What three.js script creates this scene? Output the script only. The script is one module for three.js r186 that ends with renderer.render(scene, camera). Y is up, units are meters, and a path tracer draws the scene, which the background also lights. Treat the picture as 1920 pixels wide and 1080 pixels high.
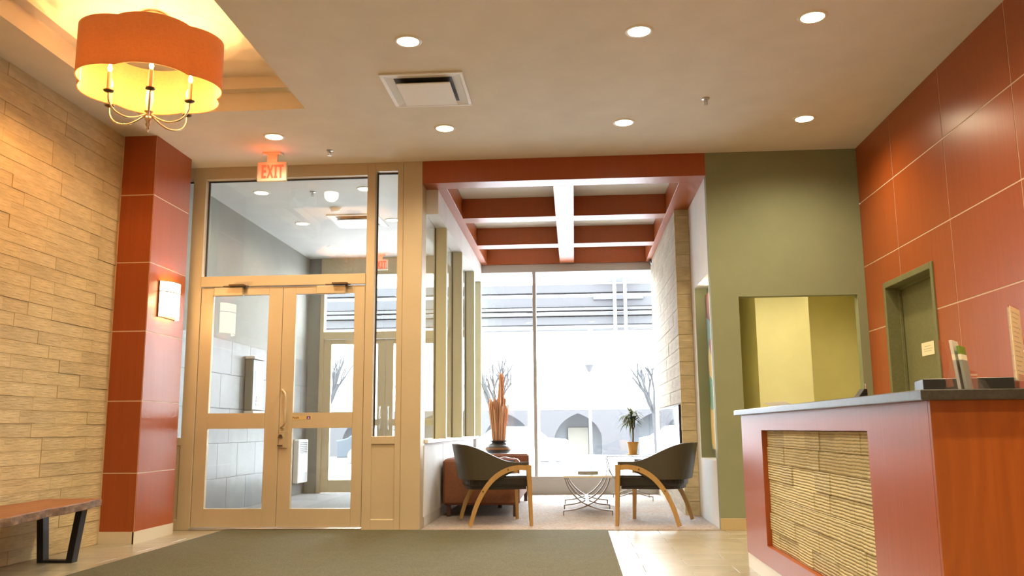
import * as THREE from 'three';
import { mergeGeometries } from 'three/addons/utils/BufferGeometryUtils.js';
import { RectAreaLightUniformsLib } from 'three/addons/lights/RectAreaLightUniformsLib.js';
import { FontLoader } from 'three/addons/loaders/FontLoader.js';
import { TextGeometry } from 'three/addons/geometries/TextGeometry.js';

// ---------------------------------------------------------------- camera, sky, exposure
RectAreaLightUniformsLib.init();
const scene = new THREE.Scene();
const renderer = new THREE.WebGLRenderer({ antialias: true });
renderer.toneMapping = THREE.LinearToneMapping;
renderer.toneMappingExposure = 1.0;
renderer.shadowMap.enabled = true;
const camera = new THREE.PerspectiveCamera(36.66, 16 / 9, 0.05, 400);
camera.position.set(0, 0.93, 0);
camera.rotation.order = 'YXZ';
camera.rotation.set(0.1612, 0.06933, -0.00846);
scene.background = new THREE.Color().setRGB(22.5, 23.8, 25.5);      // even overcast sky
const LAMP = [1.0, 0.82, 0.54], WARM = [1.0, 0.50, 0.17];        // downlights; candle bulbs and sconce
const DOWN = 13.5, VEST = 4, CANDLE = 1.2, SCONCE = 1.0, ROOM = 5.5;

// ---------------------------------------------------------------- main measures (metres)
const K = 3.6, D = -8.35, W = -12.85, V = -13.2;     // ceiling, storefront plane, lounge window, street doors
const XL = -4.05, XR = 2.78, LX = -1.47, RX = 1.33;  // lobby side walls; lounge side walls
const BACK = 1.6;                                     // wall behind the viewer

// ---------------------------------------------------------------- helpers
let seed = 7;
const rnd = () => { seed = (seed * 1664525 + 1013904223) >>> 0; return seed / 4294967296; };
const rr = (a, b) => a + (b - a) * rnd();
const used = {};
function nm(n) { const k = used[n] = (used[n] ?? -1) + 1; return k ? n + '_' + String(k).padStart(3, '0') : n; }
function col(r, g, b) { return new THREE.Color().setRGB(r, g, b); }
function thing(name, label, category, group, kind) {
  const o = new THREE.Group(); o.name = nm(name); scene.add(o);
  o.userData = { label, category };
  if (group) o.userData.group = group;
  if (kind) o.userData.kind = kind;
  return o;
}
const struct = (name, label, category) => thing(name, label, category, null, 'structure');
function part(parent, name, geo, mat, label) {
  const m = new THREE.Mesh(geo, mat); m.name = name; m.castShadow = m.receiveShadow = true; parent.add(m);
  if (label) m.userData.label = label;
  return m;
}
function solo(name, geo, mat, label, category, group, kind) {
  const m = new THREE.Mesh(geo, mat); m.name = nm(name); m.castShadow = m.receiveShadow = true; scene.add(m);
  m.userData = { label, category };
  if (group) m.userData.group = group;
  if (kind) m.userData.kind = kind;
  return m;
}
function copyOf(o, label) {
  const c = o.clone(); c.name = nm(o.name.replace(/_\d{3}$/, '')); c.userData = { ...o.userData }; scene.add(c);
  if (label) c.userData.label = label;
  return c;
}
function flat(g) { const n = g.index ? g.toNonIndexed() : g; for (const k of Object.keys(n.attributes)) if (!['position', 'normal', 'uv'].includes(k)) n.deleteAttribute(k); n.clearGroups(); return n; }
function uvm(g) {      // uv in metres, by the way each face points
  g = flat(g); const p = g.attributes.position, n = g.attributes.normal, uv = new Float32Array(p.count * 2);
  const a = new THREE.Vector3(), b = new THREE.Vector3(), c = new THREE.Vector3();
  for (let i = 0; i < p.count; i += 3) {
    a.fromBufferAttribute(p, i); b.fromBufferAttribute(p, i + 1).sub(a); c.fromBufferAttribute(p, i + 2).sub(a); b.cross(c);
    const x = Math.abs(b.x), y = Math.abs(b.y), z = Math.abs(b.z);
    for (let k = i; k < i + 3; k++) {
      const X = p.getX(k), Y = p.getY(k), Z = p.getZ(k);
      const [u, v] = x >= y && x >= z ? [Z, Y] : y >= z ? [X, Z] : [X, Y];
      uv[2 * k] = u; uv[2 * k + 1] = v;
    }
  }
  g.setAttribute('uv', new THREE.BufferAttribute(uv, 2)); return g;
}
const M = (...gs) => mergeGeometries(gs.flat().map(flat));
function B(x0, x1, y0, y1, z0, z1, c = 0) {          // box, with chamfered edges when c > 0
  const w = x1 - x0, h = y1 - y0, d = z1 - z0, cx = (x0 + x1) / 2, cy = (y0 + y1) / 2, cz = (z0 + z1) / 2;
  if (!c) return uvm(new THREE.BoxGeometry(w, h, d).translate(cx, cy, cz));
  const X = w / 2, Y = h / 2, Z = d / 2, pos = [], q = (p1, p2, p3, p4) => {
    const a = new THREE.Vector3(...p1), e1 = new THREE.Vector3(...p2).sub(a), e2 = new THREE.Vector3(...p3).sub(a), mid = new THREE.Vector3(...p1).add(new THREE.Vector3(...p3));
    const out = e1.cross(e2).dot(mid) > 0; const l = p4 ? [p1, p2, p3, p1, p3, p4] : [p1, p2, p3];
    for (let i = 0; i < l.length; i += 3) pos.push(...(out ? [l[i], l[i + 1], l[i + 2]] : [l[i], l[i + 2], l[i + 1]]));
  };
  for (const s of [-1, 1]) {
    q([s * X, -Y + c, -Z + c], [s * X, Y - c, -Z + c], [s * X, Y - c, Z - c], [s * X, -Y + c, Z - c]);
    q([-X + c, s * Y, -Z + c], [X - c, s * Y, -Z + c], [X - c, s * Y, Z - c], [-X + c, s * Y, Z - c]);
    q([-X + c, -Y + c, s * Z], [X - c, -Y + c, s * Z], [X - c, Y - c, s * Z], [-X + c, Y - c, s * Z]);
    for (const t of [-1, 1]) {
      q([s * X, t * (Y - c), -Z + c], [s * X, t * (Y - c), Z - c], [s * (X - c), t * Y, Z - c], [s * (X - c), t * Y, -Z + c]);
      q([s * X, -Y + c, t * (Z - c)], [s * X, Y - c, t * (Z - c)], [s * (X - c), Y - c, t * Z], [s * (X - c), -Y + c, t * Z]);
      q([-X + c, s * Y, t * (Z - c)], [X - c, s * Y, t * (Z - c)], [X - c, s * (Y - c), t * Z], [-X + c, s * (Y - c), t * Z]);
      for (const r of [-1, 1]) q([s * X, t * (Y - c), r * (Z - c)], [s * (X - c), t * Y, r * (Z - c)], [s * (X - c), t * (Y - c), r * Z]);
    }
  }
  const g = new THREE.BufferGeometry(); g.setAttribute('position', new THREE.Float32BufferAttribute(pos.flat(), 3)); g.computeVertexNormals();
  return uvm(g.translate(cx, cy, cz));
}
const cyl = (r1, r2, h, x, y, z, n = 20) => new THREE.CylinderGeometry(r1, r2, h, n).translate(x, y, z);
const tube = (pts, r, n = 16, m = 6) => new THREE.TubeGeometry(new THREE.CatmullRomCurve3(pts.map((p) => new THREE.Vector3(...p))), n, r, m);
const lathe = (pts, n = 28) => new THREE.LatheGeometry(pts.map((p) => new THREE.Vector2(...p)), n);
function ext(pts, depth, bevel = 0, seg = 2) {
  const s = new THREE.Shape(pts.map((p) => new THREE.Vector2(...p)));
  return new THREE.ExtrudeGeometry(s, { depth, bevelEnabled: bevel > 0, bevelThickness: bevel, bevelSize: bevel, bevelSegments: seg, curveSegments: 16, steps: 1 });
}
function ribbon(curve, w, depth, n = 28) {            // flat bar bent along a 2-D curve
  const a = [], b = [];
  for (let i = 0; i <= n; i++) {
    const p = curve.getPoint(i / n), t = curve.getTangent(i / n), k = typeof w === 'function' ? w(i / n) : w;
    a.push([p.x - t.y * k / 2, p.y + t.x * k / 2]); b.push([p.x + t.y * k / 2, p.y - t.x * k / 2]);
  }
  return ext([...a, ...b.reverse()], depth);
}
const spline2 = (pts) => new THREE.SplineCurve(pts.map((p) => new THREE.Vector2(...p)));

// ---------------------------------------------------------------- textures
function lattice(n, s) { let q = s; const a = new Float32Array(n * n); for (let i = 0; i < n * n; i++) { q = (q * 1664525 + 1013904223) >>> 0; a[i] = q / 4294967296; } return a; }
const lats = {};
function vnoise(u, v, nx, ny, s) {                    // tileable value noise with nx by ny cells
  const L = lats[s] ??= lattice(256, s * 977 + 13);
  const x = ((u % 1) + 1) % 1 * nx, y = ((v % 1) + 1) % 1 * ny, i = Math.floor(x), j = Math.floor(y);
  let fx = x - i, fy = y - j; fx = fx * fx * (3 - 2 * fx); fy = fy * fy * (3 - 2 * fy);
  const g = (a, b) => L[((b % ny + ny) % ny % 256) * 256 + (a % nx + nx) % nx % 256];
  return (g(i, j) * (1 - fx) + g(i + 1, j) * fx) * (1 - fy) + (g(i, j + 1) * (1 - fx) + g(i + 1, j + 1) * fx) * fy;
}
function fbm(u, v, nx, ny, s, o = 4) { let t = 0, a = 0.5, w = 0; for (let k = 0; k < o; k++) { t += a * vnoise(u, v, Math.min(256, nx << k), Math.min(256, ny << k), s + k); w += a; a /= 2; } return t / w; }
function tex(size, metres, f, srgb = true) {
  const d = new Uint8Array(size * size * 4);
  for (let j = 0; j < size; j++) for (let i = 0; i < size; i++) {
    const c = f((i + 0.5) / size, (j + 0.5) / size), k = (j * size + i) * 4, p = typeof c === 'number' ? [c, c, c] : c;
    for (let q = 0; q < 3; q++) d[k + q] = Math.max(0, Math.min(255, p[q] * 255));
    d[k + 3] = 255;
  }
  const t = new THREE.DataTexture(d, size, size); t.wrapS = t.wrapT = THREE.RepeatWrapping; t.magFilter = THREE.LinearFilter;
  const [mx, my] = Array.isArray(metres) ? metres : [metres, metres];
  t.repeat.set(1 / mx, 1 / my); if (srgb) t.colorSpace = THREE.SRGBColorSpace; t.needsUpdate = true; return t;
}
const grey = (v) => [v, v, v];
const std = (o) => new THREE.MeshStandardMaterial(o), phy = (o) => new THREE.MeshPhysicalMaterial(o);

const tFine = tex(256, 0.5, (u, v) => 0.86 + 0.14 * fbm(u, v, 32, 32, 3, 3));
const tPlaster = tex(256, 1.3, (u, v) => 0.95 + 0.05 * fbm(u, v, 6, 6, 5, 5));
const tGrainV = tex(512, [0.6, 1.4], (u, v) => 0.91 + 0.09 * fbm(u, v, 64, 3, 9, 3) * (0.75 + 0.5 * fbm(u, v, 5, 2, 21, 2)));
const tVeneer = tex(512, [0.9, 1.6], (u, v) => {
  const w = fbm(u, v, 4, 2, 31, 3), r = Math.sin((u * 5 + w * 5.0 + 0.25 * Math.sin(v * 6.283)) * 6.283) * 0.5 + 0.5;
  const k = 0.90 + 0.045 * r * r + 0.06 * (fbm(u, v, 96, 4, 35, 2) - 0.5) + 0.05 * (w - 0.5); return [k, k * (0.98 + 0.02 * r), k * (0.96 + 0.04 * r)];
});
const strata = (u, v) => 0.5 * fbm(u, v, 3, 26, 41, 3) + 0.35 * fbm(u, v, 9, 80, 47, 2) + 0.15 * fbm(u, v, 60, 60, 51, 2);
const tStoneBump = tex(512, [0.7, 0.7], (u, v) => strata(u, v), false);
const tStone = tex(512, [0.7, 0.7], (u, v) => { const s = strata(u, v), q = fbm(u, v, 6, 10, 57, 4); const k = 0.80 + 0.14 * s + 0.16 * (q - 0.4); return [k, k * 0.985, k * 0.95]; });
const ridge = (u, v) => { const y = v * 40 + 0.35 * fbm(u, v, 14, 6, 61, 3), f = y - Math.floor(y); return 0.75 * Math.pow(Math.sin(f * Math.PI), 0.7) * (0.55 + 0.45 * vnoise(u, Math.floor(y) / 40, 26, 40, 67)) + 0.25 * fbm(u, v, 60, 60, 71, 2); };
const tRidgeBump = tex(512, [0.6, 0.6], ridge, false);
const tRidge = tex(512, [0.6, 0.6], (u, v) => { const k = 0.86 + 0.1 * fbm(u, v, 10, 30, 77, 4) + 0.06 * fbm(u, v, 90, 90, 79, 2); return [k, k * 0.985, k * 0.94]; });
const tCarpet = tex(512, 0.8, (u, v) => 0.72 + 0.34 * fbm(u, v, 120, 120, 83, 2) * (0.8 + 0.3 * fbm(u, v, 8, 8, 85, 3)));
const tCarpetBump = tex(512, 0.8, (u, v) => fbm(u, v, 160, 160, 87, 2), false);
const tRug = tex(512, 1.6, (u, v) => { const a = fbm(u, v, 100, 100, 91, 2), b = fbm(u, v, 7, 7, 93, 4); const k = 0.72 + 0.26 * a; return [k, k * (0.9 + 0.12 * b), k * (0.84 + 0.2 * b)]; });
const tTile = tex(512, 1.1, (u, v) => { const k = 0.88 + 0.12 * fbm(u, v, 9, 9, 97, 5); return [k, k * 0.99, k * 0.96]; });
const tSlab = tex(256, 0.5, (u, v) => 0.7 + 0.3 * fbm(u, v, 60, 60, 101, 3));
const tBench = tex(512, [0.5, 1.8], (u, v) => { const w = fbm(u, v, 6, 3, 105, 3); const r = Math.sin((u * 11 + w * 4) * 6.283) * 0.5 + 0.5; const k = 0.72 + 0.22 * r + 0.12 * fbm(u, v, 90, 6, 107, 2); return [k, k * (0.9 + 0.1 * r), k * (0.85 + 0.1 * r)]; });
const tBark = tex(256, [0.5, 0.12], (u, v) => { const k = 0.5 + 0.5 * fbm(u, v, 10, 4, 109, 4); return [k, k * 0.97, k * 0.97]; });
const tLinen = tex(256, 0.16, (u, v) => 0.86 + 0.08 * fbm(u, v, 90, 6, 113, 2) + 0.08 * fbm(u, v, 6, 90, 117, 2));

// ---------------------------------------------------------------- materials
const m = {
  ceiling: std({ color: col(0.80, 0.77, 0.69), map: tPlaster, roughness: 0.85 }),
  laminate: phy({ color: col(0.37, 0.082, 0.016), map: tGrainV, roughness: 0.32, specularIntensity: 0.9 }),
  reveal: std({ color: col(0.66, 0.50, 0.36), roughness: 0.5 }),
  veneer: phy({ color: col(0.37, 0.094, 0.012), map: tVeneer, roughness: 0.35 }),
  olive: std({ color: col(0.245, 0.27, 0.158), map: tPlaster, roughness: 0.75 }),
  oliveDoor: std({ color: col(0.20, 0.20, 0.09), map: tFine, roughness: 0.45 }),
  yellow: std({ color: col(0.72, 0.66, 0.34), map: tPlaster, roughness: 0.8 }),
  greyWall: std({ color: col(0.29, 0.29, 0.27), map: tPlaster, roughness: 0.7 }),
  white: std({ color: col(0.76, 0.76, 0.75), map: tPlaster, roughness: 0.6 }),
  whiteTrim: std({ color: col(0.80, 0.80, 0.78), roughness: 0.35 }),
  tan: phy({ color: col(0.56, 0.47, 0.32), map: tPlaster, roughness: 0.42, metalness: 0.15 }),
  cream: std({ color: col(0.60, 0.60, 0.42), roughness: 0.45 }),
  glass: phy({ color: col(0.97, 0.985, 0.98), transmission: 1, thickness: 0, roughness: 0, ior: 1.5 }),
  gasket: std({ color: col(0.03, 0.03, 0.03), roughness: 0.6 }),
  floorBase: std({ color: col(0.42, 0.36, 0.26), roughness: 0.8 }),
  carpet: std({ color: col(0.112, 0.106, 0.058), map: tCarpet, bumpMap: tCarpetBump, bumpScale: 0.004, roughness: 0.97 }),
  rug: std({ color: col(0.50, 0.455, 0.42), map: tRug, bumpMap: tCarpetBump, bumpScale: 0.004, roughness: 0.97 }),
  mat: std({ color: col(0.22, 0.21, 0.21), map: tCarpet, bumpMap: tCarpetBump, bumpScale: 0.004, roughness: 0.97 }),
  slab: phy({ color: col(0.060, 0.060, 0.050), map: tSlab, roughness: 0.28 }),
  steel: std({ color: col(0.62, 0.60, 0.58), roughness: 0.28, metalness: 1 }),
  darkSteel: std({ color: col(0.30, 0.27, 0.24), roughness: 0.32, metalness: 1 }),
  nickel: std({ color: col(0.66, 0.55, 0.45), roughness: 0.25, metalness: 1 }),
  bronze: std({ color: col(0.12, 0.09, 0.06), roughness: 0.4, metalness: 0.7 }),
  blackMetal: std({ color: col(0.018, 0.018, 0.022), roughness: 0.45, metalness: 0.3 }),
  blackPlastic: std({ color: col(0.014, 0.014, 0.014), roughness: 0.35 }),
  bench: phy({ color: col(0.33, 0.125, 0.045), map: tBench, roughness: 0.38 }),
  bark: std({ color: col(0.33, 0.22, 0.15), map: tBark, bumpMap: tBark, bumpScale: 0.006, roughness: 0.7 }),
  oak: std({ color: col(0.42, 0.25, 0.085), map: tGrainV, roughness: 0.45 }),
  shell: std({ color: col(0.050, 0.043, 0.027), map: tGrainV, roughness: 0.42 }),
  cushion: std({ color: col(0.018, 0.016, 0.014), map: tFine, roughness: 0.38 }),
  leather: std({ color: col(0.23, 0.078, 0.030), map: tFine, roughness: 0.40 }),
  darkWood: std({ color: col(0.065, 0.024, 0.012), roughness: 0.45 }),
  tableTop: phy({ color: col(0.70, 0.66, 0.56), roughness: 0.06, clearcoat: 1, clearcoatRoughness: 0.03 }),
  black: phy({ color: col(0.008, 0.008, 0.009), roughness: 0.04, clearcoat: 1, clearcoatRoughness: 0.02 }),
  clay: std({ color: col(0.045, 0.036, 0.030), map: tFine, roughness: 0.35 }),
  pot: std({ color: col(0.62, 0.30, 0.05), roughness: 0.45 }),
  soil: std({ color: col(0.04, 0.025, 0.015), roughness: 1 }),
  paper: phy({ color: col(0.80, 0.78, 0.70), transmission: 0.4, thickness: 0, roughness: 1, side: THREE.DoubleSide }),
  acrylic: phy({ color: col(0.97, 0.98, 1.0), transmission: 1, thickness: 0, roughness: 0.02, ior: 1.49 }),
  shade: phy({ color: col(0.52, 0.26, 0.14), map: tLinen, transmission: 0.20, thickness: 0, roughness: 1, side: THREE.DoubleSide }),
  shadeLining: phy({ color: col(0.62, 0.40, 0.15), map: tLinen, transmission: 0.62, thickness: 0, roughness: 1, side: THREE.DoubleSide }),
  candle: std({ color: col(0.72, 0.44, 0.28), roughness: 0.5 }),
  bulb: std({ color: col(1, 0.9, 0.7), emissive: col(1.0, 0.72, 0.34), emissiveIntensity: 9, roughness: 0.4 }),
  lens: std({ color: col(1, 1, 1), emissive: col(1.0, 0.88, 0.58), emissiveIntensity: 16, roughness: 0.5 }),
  lensCool: std({ color: col(1, 1, 1), emissive: col(1.0, 0.93, 0.74), emissiveIntensity: 10, roughness: 0.5 }),
  ring: std({ color: col(0.80, 0.77, 0.68), roughness: 0.4 }),
  sconceGlass: std({ color: col(0.9, 0.85, 0.7), emissive: col(1.0, 0.80, 0.46), emissiveIntensity: 8, roughness: 0.4 }),
  signBody: std({ color: col(0.70, 0.62, 0.45), roughness: 0.5 }),
  signLetter: std({ color: col(0.8, 0.1, 0.05), emissive: col(1.0, 0.09, 0.035), emissiveIntensity: 1.0, roughness: 0.5 }),
  screen: std({ color: col(0.25, 0.35, 0.45), emissive: col(0.30, 0.42, 0.55), emissiveIntensity: 0.7, roughness: 0.12 }),
};
const stoneMats = [[0.70, 0.60, 0.39], [0.72, 0.62, 0.405], [0.685, 0.585, 0.38], [0.71, 0.615, 0.415], [0.63, 0.54, 0.36]].map((c) => std({ color: col(...c), map: tStone, bumpMap: tStoneBump, bumpScale: 0.008, roughness: 0.9 }));
const ridgeMats = [[0.61, 0.55, 0.36], [0.65, 0.59, 0.395], [0.58, 0.52, 0.34], [0.54, 0.49, 0.34]].map((c) => std({ color: col(...c), map: tRidge, bumpMap: tRidgeBump, bumpScale: 0.011, roughness: 0.9 }));
const paleMats = [[0.50, 0.43, 0.34], [0.53, 0.46, 0.37], [0.47, 0.40, 0.32]].map((c) => std({ color: col(...c), map: tStone, bumpMap: tStoneBump, bumpScale: 0.006, roughness: 0.85 }));
const tileMats = [[0.37, 0.34, 0.27], [0.385, 0.355, 0.285], [0.355, 0.325, 0.255]].map((c) => phy({ color: col(...c), map: tTile, roughness: 0.30 }));
const wallTileMats = [[0.21, 0.215, 0.23], [0.225, 0.23, 0.245], [0.20, 0.205, 0.22]].map((c) => phy({ color: col(...c), map: tTile, roughness: 0.30 }));

// ---------------------------------------------------------------- floor
{
  const f = struct('floor', 'cream stone tiled lobby floor running under the runner carpet', 'floor');
  part(f, 'subfloor', B(-4.3, 3.0, -0.12, -0.006, D - 0.1, BACK + 0.2), m.floorBase);
  const geo = {};
  for (let i = 0; i < 12; i++) for (let j = 0; j < 17; j++) {
    const x0 = XL + i * 0.6 - (j % 2) * 0.3, x1 = Math.min(x0 + 0.6, XR), z1 = D + (j + 1) * 0.3, z0 = z1 - 0.3;
    const a = Math.max(x0, XL); if (x1 - a < 0.04 || (a > -3.3 && x1 < 0.25) || a > 1.2 && x1 > 1.8 && z1 > -6.1) continue;
    const mesh = part(f, 'tile', geo[(x1 - a).toFixed(3)] ??= B(0, x1 - a - 0.004, -0.012, 0, 0, 0.296, 0.0012), tileMats[Math.floor(rnd() * 3)]);
    mesh.position.set(a + 0.002, 0, z0 + 0.002);
  }
  const fl = struct('floor_lounge', 'concrete slab under the lounge rug and vestibule mat', 'floor');
  part(fl, 'slab', B(-4.3, 1.7, -0.12, -0.004, V - 0.1, D - 0.1), m.floorBase);
  solo('runner_carpet', B(-3.34, 0.29, 0, 0.012, D + 0.05, -1.0, 0.004), m.carpet, 'large grey brown runner carpet in front of the glass entrance doors', 'carpet');
  solo('lounge_rug', B(LX + 0.01, RX - 0.01, -0.004, 0.008, W + 0.12, D + 0.02), m.rug, 'pale beige pink fitted carpet of the lounge alcove', 'carpet');
  solo('entrance_mat', B(-4.08, LX - 0.16, -0.004, 0.01, V + 0.08, D - 0.14), m.mat, 'grey entrance mat filling the vestibule floor', 'mat');
}

// ---------------------------------------------------------------- ceiling with tray
const TX0 = -3.65, TX1 = -2.20, TZ0 = -6.82, TZ1 = -4.38, TY = 3.86;
{
  const c = struct('ceiling', 'cream painted lobby ceiling with a recessed tray over the chandelier', 'ceiling');
  part(c, 'field', M(B(XL - 0.2, TX0, K, K + 0.12, D - 0.05, BACK + 0.2), B(TX1, XR + 0.2, K, K + 0.12, D - 0.05, BACK + 0.2), B(TX0, TX1, K, K + 0.12, D - 0.05, TZ0), B(TX0, TX1, K, K + 0.12, TZ1, BACK + 0.2)), m.ceiling);
  part(c, 'tray', M(B(TX0 - 0.1, TX1 + 0.1, TY, TY + 0.1, TZ0 - 0.1, TZ1 + 0.1), B(TX0 - 0.1, TX0, K + 0.12, TY, TZ0 - 0.1, TZ1 + 0.1), B(TX1, TX1 + 0.1, K + 0.12, TY, TZ0 - 0.1, TZ1 + 0.1), B(TX0, TX1, K + 0.12, TY, TZ0 - 0.1, TZ0), B(TX0, TX1, K + 0.12, TY, TZ1, TZ1 + 0.1)), m.ceiling);
  part(c, 'tray_step', M(B(TX0, TX1, TY - 0.10, TY, TZ0, TZ0 + 0.09), B(TX0, TX0 + 0.09, TY - 0.10, TY, TZ0 + 0.09, TZ1 - 0.09), B(TX1 - 0.09, TX1, TY - 0.10, TY, TZ0 + 0.09, TZ1 - 0.09), B(TX0, TX1, TY - 0.10, TY, TZ1 - 0.09, TZ1)), m.ceiling);
  const v = struct('ceiling_vestibule', 'pale painted ceiling of the glazed vestibule', 'ceiling');
  part(v, 'field', B(-4.3, LX - 0.16, K, K + 0.12, V - 0.1, D - 0.05), m.white);
}

// ---------------------------------------------------------------- left wall of split-face stone
{
  const w = struct('wall_left', 'cream split face stone wall behind the live edge bench', 'wall');
  part(w, 'backing', B(XL - 0.25, XL - 0.03, 0, K, D, BACK + 0.2), stoneMats[2]);
  const H = 0.1, tiles = [], geos = [0.30, 0.45, 0.60].map((l) => [0.027, 0.030, 0.033].map((t) => B(0, t, 0.0011, H - 0.0011, 0.0004, l - 0.0004, 0.0016)));
  for (let r = 0; r < 36; r++) {
    let z = -7.36, first = true;
    while (z < BACK) {
      let k = Math.floor(rnd() * 3), t = Math.floor(rnd() * 3); if (first) { k = r % 2 ? 1 : 0; first = false; }
      const mat = stoneMats[rnd() < 0.14 ? 4 : Math.floor(rnd() * 4)], l = [0.30, 0.45, 0.60][k];
      if (z < -5.2) { const q = part(w, 'stone', geos[k][t], mat); q.position.set(XL - 0.03, r * H, z); }
      else tiles.push(B(XL - 0.03, XL - [0.003, 0, -0.003][t], r * H + 0.0004, (r + 1) * H - 0.0004, z + 0.0004, z + l - 0.0004));
      z += l;
    }
  }
  const rest = part(w, 'stone_courses', M(tiles), stoneMats[1]); rest.userData.kind = 'stuff';
}

// ---------------------------------------------------------------- clad pillar beside the doors
const rows = [0.1, 0.587, 1.2, 1.81, 2.425, 3.045, K];
{
  const p = struct('pillar', 'cherry laminate clad pillar between the stone wall and the glass doors', 'pillar');
  part(p, 'core', B(XL - 0.05, -3.7375, 0, K, -8.06, -7.3525), m.reveal);
  for (let i = 0; i < 6; i++) {
    const y0 = rows[i] + (i ? 0.005 : 0), y1 = rows[i + 1] - (i < 5 ? 0.005 : 0);
    part(p, 'front_panel', B(XL + 0.008, -3.742, y0, y1, -7.3526, -7.35, 0.0008), m.laminate);
    part(p, 'side_panel', B(-3.7376, -3.735, y0, y1, -8.07, -7.352, 0.0008), m.laminate);
  }
  const b = struct('baseboard_pillar', 'pale baseboard wrapping the foot of the laminate pillar', 'baseboard');
  part(b, 'board', M(B(XL + 0.005, -3.733, 0, 0.1, -7.35, -7.338), B(-3.745, -3.73, 0, 0.1, -8.07, -7.338)), std({ color: col(0.66, 0.61, 0.50), roughness: 0.35 }));
}

// ---------------------------------------------------------------- right wall of laminate panels, with its door
const DZ0 = -7.87, DZ1 = -6.79, DT = 2.185;
{
  const w = struct('wall_right', 'orange cherry laminate panelled wall behind the reception counter', 'wall');
  part(w, 'backing', M(B(XR + 0.0025, XR + 0.25, 0, K, D, DZ0), B(XR + 0.0025, XR + 0.25, DT, K, DZ0, DZ1), B(XR + 0.0025, XR + 0.25, 0, K, DZ1, BACK + 0.2)), m.reveal);
  const zs = [D]; for (let z = -7.46; z < BACK; z += 1.03) zs.push(z); zs.push(BACK);
  let k = 0; const g = 0.005;
  for (let i = 0; i < zs.length - 1; i++) for (let r = 0; r < 6; r++) {
    const y0 = (r ? rows[r] : 0) + g, y1 = rows[r + 1] - (r < 5 ? g : 0), z0 = zs[i] + (i ? g : 0), z1 = zs[i + 1] - g, mat = m.laminate, X0 = XR, X1 = XR + 0.0026;
    if (y0 < DT && z1 > DZ0 && z0 < DZ1) {
      if (z0 < DZ0) part(w, 'panel', B(X0, X1, y0, y1, z0, DZ0, 0.0008), mat);
      if (z1 > DZ1) part(w, 'panel', B(X0, X1, y0, y1, DZ1, z1, 0.0008), mat);
      if (y1 > DT) part(w, 'panel', B(X0, X1, DT, y1, Math.max(z0, DZ0), Math.min(z1, DZ1), 0.0008), mat);
    } else part(w, 'panel', B(X0, X1, y0, y1, z0, z1, 0.0008), mat);
  }
  const d = struct('door_1', 'olive painted office door recessed in the orange panelled wall', 'door');
  part(d, 'frame', M(B(XR - 0.012, XR + 0.2, 0, DT, DZ0, DZ0 + 0.05, 0.003), B(XR - 0.012, XR + 0.2, 0, DT, DZ1 - 0.05, DZ1, 0.003), B(XR - 0.012, XR + 0.2, DT - 0.05, DT, DZ0 + 0.05, DZ1 - 0.05, 0.003), B(XR + 0.1, XR + 0.12, 0, DT - 0.05, DZ0 + 0.05, DZ0 + 0.07), B(XR + 0.1, XR + 0.12, DT - 0.07, DT - 0.05, DZ0 + 0.07, DZ1 - 0.05)), m.oliveDoor);
  const leaf = part(d, 'door_leaf', B(XR + 0.125, XR + 0.17, 0.01, DT - 0.055, DZ0 + 0.055, DZ1 - 0.055, 0.003), m.oliveDoor);
  part(leaf, 'handle', M(cyl(0.026, 0.026, 0.012, 0, 0, 0).rotateZ(Math.PI / 2).translate(XR + 0.118, 1.0, DZ1 - 0.12), B(XR + 0.07, XR + 0.085, 0.99, 1.01, DZ1 - 0.24, DZ1 - 0.11, 0.004), B(XR + 0.08, XR + 0.115, 0.992, 1.008, DZ1 - 0.13, DZ1 - 0.11)), m.steel);
}

// ---------------------------------------------------------------- rear wall: olive paint with a pass-through, and the room behind it
{
  const ox0 = 1.59, ox1 = 2.70, ot = 2.165;
  const w = struct('wall_back', 'olive green painted wall with a square cut opening', 'wall');
  part(w, 'plaster', M(B(RX, ox0, 0, K, D - 0.1, D), B(ox1, XR + 0.002, 0, K, D - 0.1, D), B(ox0, ox1, ot, K, D - 0.1, D)), m.olive);
  const b = struct('baseboard_back', 'tan tile baseboard at the foot of the olive wall', 'baseboard');
  part(b, 'board', B(RX - 0.005, ox0, 0, 0.105, D, D + 0.012, 0.002), std({ color: col(0.48, 0.38, 0.20), roughness: 0.4 }));
  const r = struct('wall_office', 'pale yellow painted walls seen through the opening', 'wall');
  part(r, 'walls', M(B(1.535, 3.8, 0, 2.7, -11.4, -11.2), B(1.535, 1.575, 0, 2.7, -11.2, D - 0.1), B(3.6, 3.8, 0, 2.7, -11.2, D - 0.1), B(XR + 0.26, 3.6, 0, 2.7, D - 0.2, D - 0.1), B(1.535, 3.8, 2.7, 2.8, -11.4, D - 0.1), B(2.085, 2.68, 0, 2.7, -11.2, -10.0)), m.yellow);
  part(r, 'floor_slab', B(1.6, 3.8, -0.1, -0.013, -11.4, D), m.floorBase);
  const a = struct('wall_front', 'plain cream wall closing the lobby opposite the doors', 'wall');
  part(a, 'plaster', B(XL - 0.2, XR + 0.2, 0, K, BACK, BACK + 0.2), m.ceiling);
}

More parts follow.
